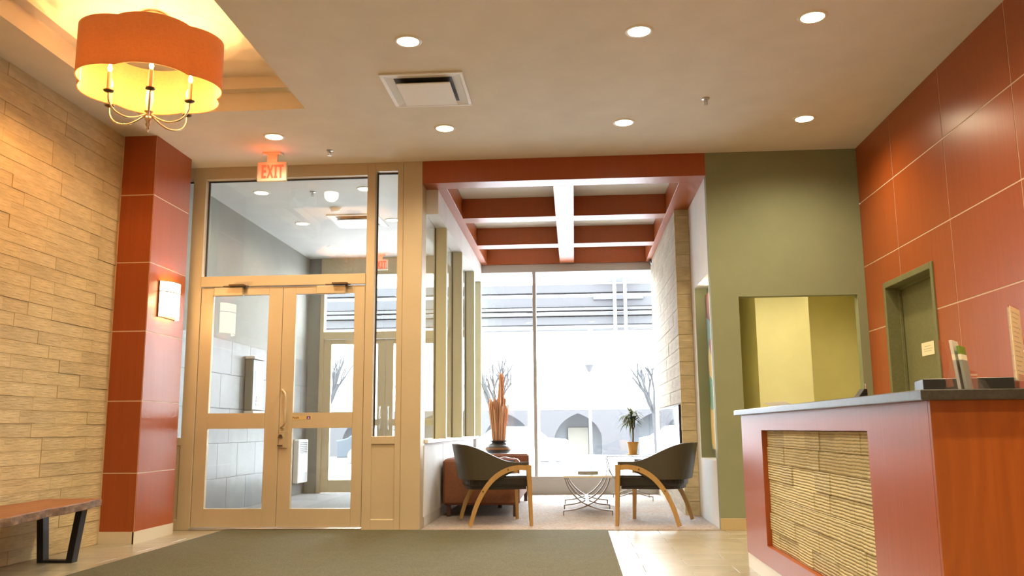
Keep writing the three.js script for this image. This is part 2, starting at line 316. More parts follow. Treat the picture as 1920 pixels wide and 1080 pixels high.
// ---------------------------------------------------------------- storefront: frame, glass and doors
const glassBox = (x0, x1, y0, y1, z) => B(x0, x1, y0, y1, z - 0.003, z + 0.003);
{
  const s = struct('window_1', 'tan aluminium storefront screen with transom and narrow sidelights around the inner doors', 'window');
  const z0 = D - 0.12, bar = (n, x0, x1, y0, y1, q = D) => part(s, n, B(x0, x1, y0, y1, z0, q, 0.003), m.tan);
  bar('post', -4.06, -3.97, 0, K); bar('post', -3.83, -3.70, 0, K); bar('post', -2.03, -1.945, 0, K); bar('post', -1.72, -1.662, 0, K);
  part(s, 'pier', B(-1.66, LX, 0, K, D - 0.24, D + 0.006, 0.003), m.tan);
  bar('head', -3.70, -2.03, 3.475, K); bar('head', -1.945, -1.72, 3.51, K); bar('head', -3.97, -3.83, 3.475, K);
  bar('transom_bar', -3.70, -2.03, 2.36, 2.465, D + 0.012);
  bar('sill', -1.945, -1.72, 0.80, 0.875); bar('sill', -3.97, -3.83, 0.80, 0.875);
  bar('base_rail', -1.945, -1.72, 0, 0.1); bar('base_rail', -3.97, -3.83, 0, 0.1);
  part(s, 'panel', B(-1.945, -1.72, 0.1, 0.80, z0 + 0.03, D - 0.012), m.tan); part(s, 'panel', B(-3.97, -3.83, 0.1, 0.80, z0 + 0.03, D - 0.012), m.tan);
  part(s, 'pane', glassBox(-3.70, -2.03, 2.465, 3.475, D - 0.085), m.glass); part(s, 'pane', glassBox(-1.945, -1.72, 0.875, 3.51, D - 0.085), m.glass); part(s, 'pane', glassBox(-3.97, -3.83, 0.875, 3.475, D - 0.085), m.glass);
  const gk = (x0, x1, y0, y1) => part(s, 'gasket', M(B(x0, x0 + 0.012, y0, y1, D - 0.095, D - 0.075), B(x1 - 0.008, x1, y0, y1, D - 0.095, D - 0.075), B(x0, x1, y1 - 0.012, y1, D - 0.095, D - 0.075)), m.gasket);
  gk(-3.70, -2.03, 2.465, 3.475); gk(-1.945, -1.72, 0.875, 3.51); gk(-3.97, -3.83, 0.875, 3.475);
  const t = struct('trim_1', 'bright metal threshold under the inner glass doors', 'threshold');
  part(t, 'strip', B(-3.70, -2.03, 0, 0.022, D - 0.12, D + 0.02, 0.004), m.steel);
  const leaf = (name, label, x0, x1, g0, g1, hinge) => {
    const d = struct(name, label, 'door'), a = D - 0.055, b = D - 0.008;
    part(d, 'stile', B(x0, g0, 0.026, 2.35, a, b, 0.003), m.tan); part(d, 'stile', B(g1, x1, 0.026, 2.35, a, b, 0.003), m.tan);
    part(d, 'bottom_rail', B(g0, g1, 0.026, 0.20, a, b), m.tan); part(d, 'middle_rail', B(g0, g1, 0.958, 1.108, a, b), m.tan); part(d, 'top_rail', B(g0, g1, 2.275, 2.35, a, b), m.tan);
    part(d, 'pane', glassBox(g0, g1, 0.20, 0.958, D - 0.03), m.glass); part(d, 'pane', glassBox(g0, g1, 1.108, 2.275, D - 0.03), m.glass);
    const cx = hinge;
    const cl = part(d, 'door_closer', B(cx - 0.145, cx + 0.145, 2.262, 2.345, b, b + 0.055, 0.006), m.tan);
    part(cl, 'closer_arm', M(B(cx - 0.06, cx + 0.19, 2.352, 2.362, b + 0.02, b + 0.045), B(cx + 0.02, cx + 0.17, 2.352, 2.368, b + 0.03, b + 0.10), cyl(0.014, 0.014, 0.03, cx + 0.15, 2.35, b + 0.03)), m.bronze);
    return d;
  };
  leaf('door_2', 'tan framed glass door leaf of the inner entrance pair, beside the laminate pillar', -3.695, -2.862, -3.572, -3.003, -3.40);
  const r = leaf('door_3', 'tan framed glass door leaf with pull handle of the inner entrance pair', -2.858, -2.035, -2.728, -2.140, -2.366);
  part(r, 'pull_handle', tube([[-2.82, 1.325, D - 0.01], [-2.82, 1.325, D + 0.045], [-2.78, 1.29, D + 0.075], [-2.775, 1.15, D + 0.08], [-2.78, 1.0, D + 0.075], [-2.82, 0.965, D + 0.045], [-2.82, 0.965, D - 0.01]], 0.012, 40, 8), m.tan);
  const lk = part(r, 'lock_case', B(-2.852, -2.77, 0.77, 0.93, D - 0.008, D + 0.006, 0.003), m.tan);
  part(lk, 'lock_cylinder', M(cyl(0.016, 0.016, 0.016, 0, 0, 0).rotateX(Math.PI / 2).translate(-2.835, 0.885, D + 0.01), B(-2.858, -2.812, 0.79, 0.80, D + 0.004, D + 0.03), B(-2.858, -2.812, 0.87, 0.877, D + 0.004, D + 0.02)), m.bronze);
}

// ---------------------------------------------------------------- vestibule walls and street doors
{
  const w = struct('wall_vestibule', 'grey painted vestibule wall above pale stone tiles', 'wall');
  part(w, 'plaster', B(-4.3, -4.1, 0, K, V - 0.1, D - 0.02), m.greyWall);
  const wr = struct('wall_return', 'narrow grey return wall beside the street door frame', 'wall');
  part(wr, 'plaster', B(-4.1, -3.90, 0, K, V - 0.06, V + 0.02), m.greyWall);
  for (let r = 0; r < 5; r++) for (let i = 0; i < 9; i++) {
    const z0 = V + 0.02 + i * 0.6 - (r % 2) * 0.3, a = Math.max(z0, V + 0.02), b = Math.min(z0 + 0.6, D - 0.13); if (b - a < 0.03) continue;
    part(w, 'tile', B(-4.105, -4.088, r * 0.4 + 0.002, r * 0.4 + 0.398, a + 0.002, b - 0.002, 0.0015), wallTileMats[Math.floor(rnd() * 3)]);
  }
  const s = struct('window_2', 'tan aluminium frame and transom around the street doors', 'window');
  const bar = (n, x0, x1, y0, y1) => part(s, n, B(x0, x1, y0, y1, V - 0.08, V + 0.05, 0.003), m.tan);
  bar('post', -3.90, -3.84, 0, K); bar('post', LX - 0.13, LX - 0.0, 0, K); bar('head', -3.84, LX - 0.13, 3.33, K); bar('transom_bar', -3.84, LX - 0.13, 2.33, 2.44); bar('post', -1.90, -1.84, 0, 3.33);
  part(s, 'pane', glassBox(-3.84, -1.90, 2.44, 3.33, V), m.glass); part(s, 'pane', glassBox(-1.84, LX - 0.13, 0, 3.33, V), m.glass);
  for (const [n, x0, x1, hx, label] of [['door_4', -3.84, -2.872, -2.93, 'glass street door leaf seen through the inner doors, hung beside the heater wall'], ['door_5', -2.868, -1.90, -2.81, 'glass street door leaf seen through the narrow sidelight']]) {
    const d = struct(n, label, 'door'), b = (k, a0, a1, y0, y1) => part(d, k, B(a0, a1, y0, y1, V - 0.025, V + 0.022, 0.003), m.tan);
    b('stile', x0, x0 + 0.12, 0.01, 2.325); b('stile', x1 - 0.12, x1, 0.01, 2.325); b('bottom_rail', x0 + 0.12, x1 - 0.12, 0.01, 0.2); b('middle_rail', x0 + 0.12, x1 - 0.12, 1.0, 1.1); b('top_rail', x0 + 0.12, x1 - 0.12, 2.25, 2.325);
    part(d, 'pane', glassBox(x0 + 0.12, x1 - 0.12, 0.2, 1.0, V), m.glass); part(d, 'pane', glassBox(x0 + 0.12, x1 - 0.12, 1.1, 2.25, V), m.glass);
    part(d, 'pull_handle', tube([[hx, 1.28, V + 0.02], [hx, 1.28, V + 0.07], [hx, 1.1, V + 0.09], [hx, 0.95, V + 0.07], [hx, 0.95, V + 0.02]], 0.011, 24, 8), m.steel);
    const cx = (x0 + x1) / 2; part(d, 'door_closer', B(cx - 0.14, cx + 0.14, 2.24, 2.315, V + 0.022, V + 0.075, 0.005), m.tan);
  }
}

// ---------------------------------------------------------------- lounge: glazed side, window, coffered beams
{
  const s = struct('window_3', 'glazed screen with tan posts between the vestibule and the lounge', 'window');
  part(s, 'low_wall', B(LX - 0.14, LX, 0, 0.80, W, D - 0.24), m.white);
  for (const z of [-9.15, -10.4, -11.65]) part(s, 'wall_panel', B(LX, LX + 0.008, 0.1, 0.78, z - 0.6, z + 0.62, 0.002), m.white);
  part(s, 'sill', B(LX - 0.17, LX + 0.035, 0.80, 0.84, W, D - 0.24, 0.004), m.whiteTrim);
  for (const z of [-9.24, -10.56, -11.9, -12.78]) { part(s, 'post', B(LX - 0.02, LX + 0.12, 0.84, 3.11, z - 0.04, z + 0.04, 0.003), m.cream); part(s, 'gasket', B(LX - 0.006, LX + 0.006, 0.84, 3.11, z + 0.04, z + 0.046), m.gasket); }
  for (const [a, b] of [[-9.2, D - 0.24], [-10.52, -9.28], [-11.86, -10.6], [-12.74, -11.94]]) part(s, 'pane', B(LX - 0.003, LX + 0.003, 0.84, 3.11, a, b), m.glass);
  part(s, 'bulkhead', B(LX - 0.16, LX + 0.122, 3.11, 3.37, W, D - 0.24), m.white);
  part(s, 'upper_wall', B(LX - 0.16, LX, 3.37, K, W, D - 0.24), m.white);
  const c = struct('ceiling_lounge', 'dark cherry coffered beam ceiling over the lounge alcove', 'ceiling');
  part(c, 'coffer_field', B(LX, RX, 3.605, 3.72, W - 0.05, D - 0.02), m.ceiling);
  const bm = (n, x0, x1, z0, z1) => part(c, n, B(x0, x1, 3.37, 3.605, z0, z1, 0.002), m.laminate);
  bm('side_beam', LX, -1.255, W, D - 0.225); bm('side_beam', 1.10, RX, W, D - 0.225); bm('spine_beam', -0.168, 0.042, W + 0.1, D - 0.225);
  for (const [z0, z1] of [[-10.09, -9.85], [-11.62, -11.37], [W, -12.76]]) { bm('cross_beam', -1.255, -0.168, z0, z1); bm('cross_beam', 0.042, 1.10, z0, z1); }
  part(c, 'header_beam', B(LX, RX, 3.37, K, D - 0.225, D + 0.004, 0.002), m.laminate);
  const w = struct('window_4', 'tall street window of the lounge with a single off centre mullion', 'window');
  const grey = phy({ color: col(0.43, 0.41, 0.38), roughness: 0.4, metalness: 0.2 });
  const bar = (n, x0, x1, y0, y1, q = 0.05) => part(w, n, B(x0, x1, y0, y1, W - 0.08, W + q, 0.003), grey);
  bar('jamb', LX, -1.425, 0, 3.37); bar('jamb', 1.225, RX, 0, 3.37); bar('mullion', -0.585, -0.535, 0.26, 3.25); bar('head', -1.425, 1.225, 3.25, 3.37); bar('sill', -1.425, 1.225, 0.0, 0.26, 0.10);
  part(w, 'pane', glassBox(-1.425, -0.585, 0.26, 3.25, W), m.glass); part(w, 'pane', glassBox(-0.535, 1.225, 0.26, 3.25, W), m.glass);
}

// ---------------------------------------------------------------- lounge right wall: art niche and pale stone pier
{
  const n0 = -9.45, n1 = -8.475, nb = 0.62, nt = 2.42, q = D - 0.1;
  const w = struct('wall_lounge', 'white lounge side wall with a tall recessed art niche', 'wall');
  part(w, 'plaster', M(B(RX, RX + 0.2, 0, nb, W, q), B(RX, RX + 0.2, nt, K, W, q), B(RX, RX + 0.2, nb, nt, W, n0), B(RX, RX + 0.2, nb, nt, n1, q), B(RX + 0.14, RX + 0.2, nb, nt, n0, n1)), m.white);
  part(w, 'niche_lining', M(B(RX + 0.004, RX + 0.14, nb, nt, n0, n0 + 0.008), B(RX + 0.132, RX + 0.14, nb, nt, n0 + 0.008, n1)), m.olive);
  const s = struct('wall_stone', 'pale split face stone pier on the lounge wall beside the window', 'wall');
  part(s, 'backing', B(1.20, RX, 0, 3.37, W + 0.05, -9.72), m.floorBase);
  const g = [0.45, 0.6, 0.75].map((l) => B(0, 0.03, 0.0012, 0.1488, 0.001, l - 0.001, 0.003));
  for (let r = 0; r < 23; r++) {
    const h = r === 22 ? 0.07 : 0.15, ge = B(1.17, RX - 0.002, r * 0.15 + 0.001, r * 0.15 + h - 0.001, -9.72, -9.69 + (r % 3) * 0.004, 0.003);
    part(s, 'end_stone', ge, stoneMats[(r * 3 + 1) % 4]);
    let z = -9.722; while (z > W + 0.06) {
      const k = Math.floor(rnd() * 3), l = Math.min([0.45, 0.6, 0.75][k], z - W - 0.05);
      if (l < 0.04) break;
      const full = l === [0.45, 0.6, 0.75][k] && r < 22;
      const q = part(s, 'stone', full ? g[k] : B(0, 0.03, 0.0012, h - 0.0012, 0.001, l - 0.001, 0.003), paleMats[Math.floor(rnd() * 3)]);
      q.position.set(1.17 + rr(0, 0.006), r * 0.15, z - l); z -= l;
    }
  }
  // abstract print on the niche back
  const cv = document.createElement('canvas'); cv.width = 256; cv.height = 480; const x = cv.getContext('2d');
  x.fillStyle = '#8a8f7c'; x.fillRect(0, 0, 256, 480);
  const blobs = [['#7a3a26', 40, 0, 150, 90], ['#93603f', 120, 30, 120, 70], ['#6f8f86', 60, 150, 150, 60], ['#d2b64a', 120, 230, 110, 80], ['#c9a83a', 60, 390, 170, 90], ['#4f9a8e', 150, 300, 80, 50], ['#a0432c', 90, 175, 50, 26], ['#b5ad5c', 190, 420, 90, 70], ['#a03a30', 120, 318, 36, 22], ['#5f8f62', 40, 310, 60, 50]];
  for (const [c, bx, by, rx, ry] of blobs) { x.fillStyle = c; x.beginPath(); x.ellipse(bx, by, rx, ry, 0.4, 0, 7); x.fill(); }
  const t = new THREE.CanvasTexture(cv); t.colorSpace = THREE.SRGBColorSpace;
  const art = thing('art_panel', 'abstract painted panel in yellow, teal and rust inside the wall niche', 'artwork');
  const pg = new THREE.BoxGeometry(0.03, 1.62, 0.80);
  part(art, 'canvas', pg, std({ map: t, roughness: 0.6 }));
  art.position.set(RX + 0.116, nb + 0.90, (n0 + n1) / 2);
  const pl = thing('puck_light', 'tiny puck light in the top of the art niche', 'light');
  part(pl, 'housing', cyl(0.03, 0.03, 0.012, 0, -0.006, 0), m.steel); part(pl, 'lens', cyl(0.022, 0.022, 0.006, 0, -0.013, 0), m.lens);
  pl.position.set(RX + 0.07, nt, (n0 + n1) / 2 - 0.1);
  const l = new THREE.PointLight(col(...LAMP), 0.25); l.name = 'puck_lamp'; l.position.set(RX + 0.07, nt - 0.04, (n0 + n1) / 2 - 0.1); l.castShadow = true; scene.add(l);
  const f = thing('fireplace', 'wide glossy black glass electric fireplace low on the pale stone pier', 'fireplace');
  part(f, 'frame', M(B(1.150, 1.175, 0.655, 0.675, -11.97, -9.78), B(1.150, 1.175, 1.165, 1.185, -11.97, -9.78), B(1.150, 1.175, 0.675, 1.165, -11.97, -11.95), B(1.150, 1.175, 0.675, 1.165, -9.80, -9.78)), m.blackMetal);
  part(f, 'glass_front', B(1.152, 1.172, 0.675, 1.165, -11.95, -9.80), m.black);
  const cm = thing('security_camera', 'small dark dome security camera hung in the beam corner above the lounge window', 'camera');
  part(cm, 'base', cyl(0.06, 0.065, 0.03, 0, -0.015, 0), m.blackPlastic); part(cm, 'dome', new THREE.SphereGeometry(0.052, 20, 12, 0, 7, Math.PI / 2, Math.PI / 2).translate(0, -0.03, 0), m.black);
  cm.position.set(1.2, 3.37, -12.62);
}

// ---------------------------------------------------------------- ceiling fittings
function spot(x, y, z, c, I, angle = 1.39, r = 4) {
  const l = new THREE.SpotLight(col(...c), I, 0, angle, 1, 2); l.name = 'downlight_lamp'; l.position.set(x, y, z); l.target.position.set(x, 0, z); l.castShadow = true; l.shadow.radius = r; scene.add(l, l.target);
}
function downlight(label, group, x, z, mat, y = K) {
  const o = thing('recessed_downlight', label, 'light', group);
  part(o, 'trim_ring', lathe([[0.072, 0.0], [0.078, -0.008], [0.094, -0.006], [0.098, 0.0]], 32), m.ring);
  part(o, 'lens', cyl(0.074, 0.074, 0.006, 0, -0.004, 0, 32), mat);
  o.position.set(x, y, z); return o;
}
{
  const L = [[-1.10, -5.625, 'beyond the air diffuser from the doors'], [0.492, -5.61, ''], [1.62, -5.5, ''], [-1.105, -7.40, 'between the air diffuser and the sidelight'], [0.49, -7.40, ''], [2.064, -7.45, ''], [-2.695, -7.477, '']];
  const lab = ['round recessed downlight in the lobby ceiling beside the square air diffuser, away from the doors', 'round recessed downlight in the lobby ceiling over the runner carpet edge', 'round recessed downlight in the lobby ceiling over the reception counter', 'round recessed downlight between the air diffuser and the narrow sidelight', 'round recessed downlight in front of the red header beam', 'round recessed downlight in front of the olive wall', 'round recessed downlight above the exit sign'];
  L.forEach(([x, z], i) => { downlight(lab[i], 'lobby ceiling downlights', x, z, m.lens); spot(x, K - 0.03, z, LAMP, DOWN); });
  for (const [x, z] of [[-1.1, -3.8], [0.49, -3.8], [2.06, -3.8], [-1.1, -2.0], [0.49, -2.0], [2.06, -2.0], [-2.7, -2.0], [-1.1, -0.2], [0.49, -0.2], [2.06, -0.2]]) { downlight('added unseen lobby downlight, ' + ({ '-3.8': 'third', '-2': 'second', '-0.2': 'first' })[z] + ' row from wall facing doors, ' + ({ '-2.7': 'by the stone wall', '-1.1': 'second from stone wall', '0.49': 'second from orange panels', '2.06': 'by the orange panels' })[x], 'added lobby downlights out of view', x, z, m.lens); spot(x, K - 0.03, z, LAMP, DOWN); }  // unseen rows, assumed to carry on the ceiling grid, added for floor brightness
  const vl = ['above the inner doors at the grey wall', 'beside the intercom wall', 'near the street doors at the grey wall', 'above the inner sidelight', 'in line with the vestibule diffuser'];
  [[-3.48, -9.32], [-3.48, -10.82], [-3.48, -12.31], [-2.28, -9.28], [-2.28, -10.75], [-2.28, -12.31]].forEach(([x, z], i) => { downlight('round recessed downlight in the vestibule ceiling ' + (vl[i] ?? 'near the street doors at the lounge side'), 'vestibule ceiling downlights', x, z, m.lensCool); spot(x, K - 0.03, z, [1, 0.88, 0.66], VEST); });
  for (const [x, z, w] of [[2.25, -9.2, 'facing the wall block'], [3.1, -9.9, 'beside the wall block']]) { downlight('round recessed downlight in the pale yellow office ' + w, 'office downlights', x, z, m.lensCool, 2.7); spot(x, 2.67, z, [1, 0.86, 0.52], ROOM, 1.45); }

  const dif = (label, x0, x1, z0, z1) => {
    const o = thing('air_diffuser', label, 'air vent'), t = 0.085, y = K;
    part(o, 'outer_frame', M(B(x0, x1, y - 0.014, y, z0, z0 + 0.03, 0.003), B(x0, x1, y - 0.014, y, z1 - 0.03, z1, 0.003), B(x0, x0 + 0.03, y - 0.014, y, z0 + 0.03, z1 - 0.03, 0.003), B(x1 - 0.03, x1, y - 0.014, y, z0 + 0.03, z1 - 0.03, 0.003)), m.whiteTrim);
    const slope = (ax, az, bx, bz, cx, cz, dx, dz) => { const g = new THREE.BufferGeometry(); const p = [[ax, y - 0.012, az], [bx, y - 0.012, bz], [cx, y - 0.001, cz], [dx, y - 0.001, dz]]; g.setAttribute('position', new THREE.Float32BufferAttribute([p[0], p[1], p[2], p[0], p[2], p[3]].flat(2), 3)); g.computeVertexNormals(); return uvm(g); };
    const e = 0.03, i = t + 0.03;
    part(o, 'sloped_collar', M(slope(x0 + e, z0 + e, x1 - e, z0 + e, x1 - i, z0 + i, x0 + i, z0 + i), slope(x1 - e, z0 + e, x1 - e, z1 - e, x1 - i, z1 - i, x1 - i, z0 + i), slope(x1 - e, z1 - e, x0 + e, z1 - e, x0 + i, z1 - i, x1 - i, z1 - i), slope(x0 + e, z1 - e, x0 + e, z0 + e, x0 + i, z0 + i, x0 + i, z1 - i)), std({ color: col(0.7, 0.69, 0.66), roughness: 0.4, side: THREE.DoubleSide }));
    part(o, 'throat', B(x0 + i - 0.02, x1 - i + 0.02, y - 0.004, y - 0.0005, z0 + i - 0.02, z1 - i + 0.02), m.gasket);
    part(o, 'centre_plate', B(x0 + i - 0.005, x1 - i + 0.005, y - 0.045, y - 0.036, z0 + i - 0.005, z1 - i + 0.005, 0.004), m.whiteTrim);
    part(o, 'hanger', B(x0 + i + 0.05, x0 + i + 0.06, y - 0.037, y - 0.002, z0 + i + 0.1, z0 + i + 0.11), m.gasket); part(o, 'hanger', B(x1 - i - 0.06, x1 - i - 0.05, y - 0.037, y - 0.002, z1 - i - 0.11, z1 - i - 0.1), m.gasket);
  };
  dif('square white air diffuser in the lobby ceiling', -1.43, -0.79, -6.84, -6.16);
  dif('square white air diffuser in the vestibule ceiling', -3.05, -2.40, -11.1, -10.4);
  const spr = (label, x, z, s = 1) => {
    const o = thing('sprinkler_head', label, 'sprinkler', 'ceiling sprinkler heads');
    part(o, 'escutcheon', lathe([[0, 0], [0.034, 0], [0.030, -0.006], [0.012, -0.010], [0, -0.010]]), m.steel);
    part(o, 'body', M(cyl(0.008, 0.008, 0.03, 0, -0.02, 0), B(-0.014, -0.010, -0.05, -0.015, -0.003, 0.003), B(0.010, 0.014, -0.05, -0.015, -0.003, 0.003)), m.steel);
    part(o, 'deflector', cyl(0.018, 0.018, 0.004, 0, -0.052, 0), m.steel);
    o.position.set(x, K, z);
  };
  spr('small chrome sprinkler head in the lobby ceiling over the reception side', 1.129, -6.9); spr('small chrome sprinkler head in the lobby ceiling beside the exit sign', -2.30, -7.92); spr('small sprinkler head in the vestibule ceiling', -2.90, -9.35);
  const sd = thing('smoke_detector', 'round white smoke detector in front of the vestibule diffuser', 'smoke detector');
  part(sd, 'base', cyl(0.07, 0.065, 0.02, 0, -0.01, 0, 28), m.whiteTrim); part(sd, 'cover', lathe([[0.058, -0.02], [0.054, -0.04], [0.03, -0.05], [0, -0.05]]), m.whiteTrim); sd.position.set(-2.84, K, -10.08);
}

// ---------------------------------------------------------------- exit signs
const font = await new FontLoader().loadAsync('fonts/droid/droid_sans_bold.typeface.json');
{
  const sign = (label, x, y, z, s) => {
    const o = thing('exit_sign', label, 'exit sign', null);
    part(o, 'housing', B(-0.145 * s, 0.145 * s, -0.095 * s, 0.095 * s, -0.02, 0.02, 0.004), m.signBody);
    const g = new TextGeometry('EXIT', { font, size: 0.125 * s, depth: 0.004, curveSegments: 4 }); g.computeBoundingBox();
    const w = g.boundingBox.max.x - g.boundingBox.min.x; g.scale(0.215 * s / w, 1.06, 1); g.translate(-0.1075 * s, -0.066 * s, 0.02);
    part(o, 'sign_letters', uvm(g), m.signLetter, 'glowing red letters EXIT');
    part(o, 'canopy', M(B(-0.09 * s, 0.09 * s, K - y - 0.018, K - y, -0.04, 0.04, 0.003), B(-0.05 * s, 0.05 * s, 0.095 * s, K - y - 0.018, -0.015, 0.015)), m.signBody);
    o.position.set(x, y, z);
    const l = new THREE.PointLight(col(1, 0.1, 0.04), 0.10 * s); l.name = 'exit_sign_lamp'; l.position.set(x, y + 0.07, z + 0.10); l.castShadow = true; l.shadow.radius = 3; scene.add(l);
    return o;
  };
  sign('cream exit sign with red letters hung from the lobby ceiling before the transom', -2.87, 3.41, -7.95, 1);
  sign('exit sign with red letters above the street doors in the vestibule', -2.93, 3.44, -12.95, 0.85);
}

// ---------------------------------------------------------------- chandelier
{
  const o = thing('chandelier', 'orange scalloped drum shade chandelier with candle arms in the ceiling tray', 'chandelier');
  const cx = -2.92, cz = -5.6, y0 = 3.295 - TY, y1 = 3.645 - TY;
  o.position.set(cx, TY, cz);
  const view = Math.atan2(-cx, -cz);          // a lobe faces the room
  const wall = (R, yb, yt) => {               // six-lobed wall
    const pos = [], idx = [], n = 144;
    for (let i = 0; i <= n; i++) {
      const a = i / n * Math.PI * 2, q = ((a / (Math.PI / 3)) % 1 + 1) % 1 - 0.5, lobe = q * Math.PI / 3, c = 0.45 * R, r0 = 0.55 * R;
      const s = c * Math.sin(lobe), r = c * Math.cos(lobe) + Math.sqrt(Math.max(0, r0 * r0 * 1.0 - s * s));
      const th = a + view - Math.PI / 6;
      for (const y of [yb, yt]) pos.push(r * Math.sin(th), y, r * Math.cos(th));
      if (i < n) { const k = i * 2; idx.push(k, k + 2, k + 1, k + 1, k + 2, k + 3); }
    }
    const g = new THREE.BufferGeometry(); g.setAttribute('position', new THREE.Float32BufferAttribute(pos, 3)); g.setIndex(idx); g.computeVertexNormals();
    const uv = []; for (let i = 0; i <= n; i++) uv.push(i / n * 3, yb, i / n * 3, yt); g.setAttribute('uv', new THREE.Float32BufferAttribute(uv, 2)); return g;
  };
  const sh = part(o, 'drum_shade', wall(0.50, y0, y1), m.shade, 'orange brown fabric scalloped shade');
  part(sh, 'lining', wall(0.493, y0 + 0.002, y1 - 0.002), m.shadeLining, 'cream inner lining');
  part(o, 'canopy', lathe([[0, -0.05], [0.03, -0.05], [0.085, -0.035], [0.10, -0.012], [0.10, 0]], 32), m.nickel);
  part(o, 'stem', M(cyl(0.013, 0.013, 0.72, 0, -0.40, 0), cyl(0.022, 0.022, 0.05, 0, -0.70, 0), cyl(0.018, 0.03, 0.24, 0, -0.60, 0)), m.nickel);
  part(o, 'finial', lathe([[0, -0.86], [0.012, -0.85], [0.006, -0.835], [0.018, -0.815], [0.010, -0.80], [0.026, -0.775], [0.016, -0.75], [0, -0.74]], 16), m.nickel);
  const spider = []; for (let k = 0; k < 3; k++) { const a = view + k * Math.PI * 2 / 3; spider.push(tube([[0, y1 - 0.03, 0], [0.25 * Math.sin(a), y1 - 0.03, 0.25 * Math.cos(a)], [0.485 * Math.sin(a), y1 - 0.03, 0.485 * Math.cos(a)]], 0.004, 6, 5)); }
  part(o, 'shade_spider', M(spider), m.nickel);
  for (let k = 0; k < 6; k++) {
    const a = view + k * Math.PI / 3, s = Math.sin(a), c = Math.cos(a), R = 0.295, P = (r, y) => [r * s, y, r * c];
    const arm = part(o, 'arm', tube([P(0.012, -0.735), P(0.07, -0.775), P(0.155, -0.805), P(0.245, -0.785), P(0.289, -0.73), P(0.295, -0.67)], 0.0065, 24, 7), m.nickel);
    part(arm, 'drip_cup', lathe([[0.004, -0.01], [0.03, 0.0], [0.036, 0.008], [0.02, 0.004], [0.004, 0.012]], 20).translate(R * s, -0.665, R * c), m.bronze);
    const cd = part(o, 'candle_sleeve', cyl(0.015, 0.015, 0.13, R * s, -0.595, R * c, 14), m.candle);
    part(cd, 'flame_bulb', lathe([[0, 0], [0.011, 0.008], [0.016, 0.028], [0.011, 0.05], [0.004, 0.07], [0, 0.076]], 14).translate(R * s, -0.53, R * c), m.bulb);
    const l = new THREE.PointLight(col(...WARM), CANDLE); l.name = 'candle_lamp'; l.position.set(cx + R * s, TY - 0.495, cz + R * c); l.castShadow = true; scene.add(l);
  }
}

// ---------------------------------------------------------------- wall sconce on the pillar
{
  const o = thing('wall_sconce', 'half round glowing glass wall sconce on the laminate pillar', 'wall light');
  const X = -3.735, zc = -7.70;
  const arc = (r, y0, y1, d) => new THREE.CylinderGeometry(r, r, y1 - y0, 28, 1, true, 0, Math.PI).scale(d, 1, 1).translate(0, (y0 + y1) / 2, 0);
  part(o, 'back_plate', B(0, 0.012, -0.16, 0.15, -0.15, 0.15, 0.003), m.bronze);
  part(o, 'shade', M(arc(0.165, -0.165, 0.165, 0.62)), m.sconceGlass, 'curved glowing cream glass');
  part(o, 'band', M(arc(0.168, 0.065, 0.073, 0.625), arc(0.168, -0.165, -0.16, 0.625), arc(0.168, 0.161, 0.166, 0.625), B(0, 0.012, -0.165, 0.165, 0.158, 0.168), B(0, 0.012, -0.165, 0.165, -0.168, -0.158)), std({ color: col(0.12, 0.09, 0.06), roughness: 0.4, metalness: 0.7, side: THREE.DoubleSide }));
  o.position.set(X, 2.125, zc);
  m.sconceGlass.side = THREE.DoubleSide;
  const l = new THREE.PointLight(col(...WARM), SCONCE); l.name = 'sconce_lamp'; l.position.set(X + 0.05, 2.125, zc); l.castShadow = true; l.shadow.radius = 2; scene.add(l);
}

// ---------------------------------------------------------------- live edge bench
{
  const o = thing('live_edge_bench', 'live edge wooden slab bench on black steel frames by the stone wall', 'bench');
  const f = (z) => -3.585 + 0.14 * (z + 6.5) + 0.012 * Math.sin(z * 7) + 0.008 * Math.sin(z * 17 + 1), b = (z) => -3.985 + 0.012 * Math.sin(z * 5);
  const pts = [], z0 = -6.53, z1 = -4.5, n = 40; for (let i = 0; i <= n; i++) { const z = z0 + (z1 - z0) * i / n; pts.push([f(z), -z]); } for (let i = n; i >= 0; i--) { const z = z0 + (z1 - z0) * i / n; pts.push([b(z), -z]); }
  const slab = uvm(ext(pts, 0.05, 0.004, 2).rotateX(-Math.PI / 2).translate(0, 0.385, 0));
  part(o, 'slab', slab, m.bench);
  const ep = []; for (let i = 0; i <= n; i++) { const z = z0 + (z1 - z0) * i / n; ep.push([f(z) + 0.002 + 0.008 * Math.abs(Math.sin(z * 9)), -z]); } for (let i = n; i >= 0; i--) { const z = z0 + (z1 - z0) * i / n; ep.push([f(z) - 0.02, -z]); }
  part(o, 'bark_edge', uvm(ext(ep, 0.044, 0.005, 3).rotateX(-Math.PI / 2).translate(0, 0.387, 0)), m.bark, 'rough weathered live edge');
  for (const z of [-6.33, -4.85]) {
    const q = z > -5 ? 0.14 : 0, leg = (xa, xb) => { const g = new THREE.BufferGeometry(); return uvm(ext([[xa, 0.0], [xa + 0.045, 0.0], [xb + 0.045, 0.385], [xb, 0.385]], 0.07, 0.002, 1).translate(0, 0, z - 0.035)); };
    part(o, 'leg_frame', M(leg(-3.915, -3.945), leg(-3.70 + q, -3.645 + q), uvm(ext([[-3.915, 0.002], [-3.655 + q, 0.002], [-3.655 + q, 0.018], [-3.915, 0.018]], 0.07, 0.001, 1).translate(0, 0, z - 0.035)), B(-3.945, -3.61 + q, 0.368, 0.383, z - 0.06, z + 0.06)), m.blackMetal);
  }
}

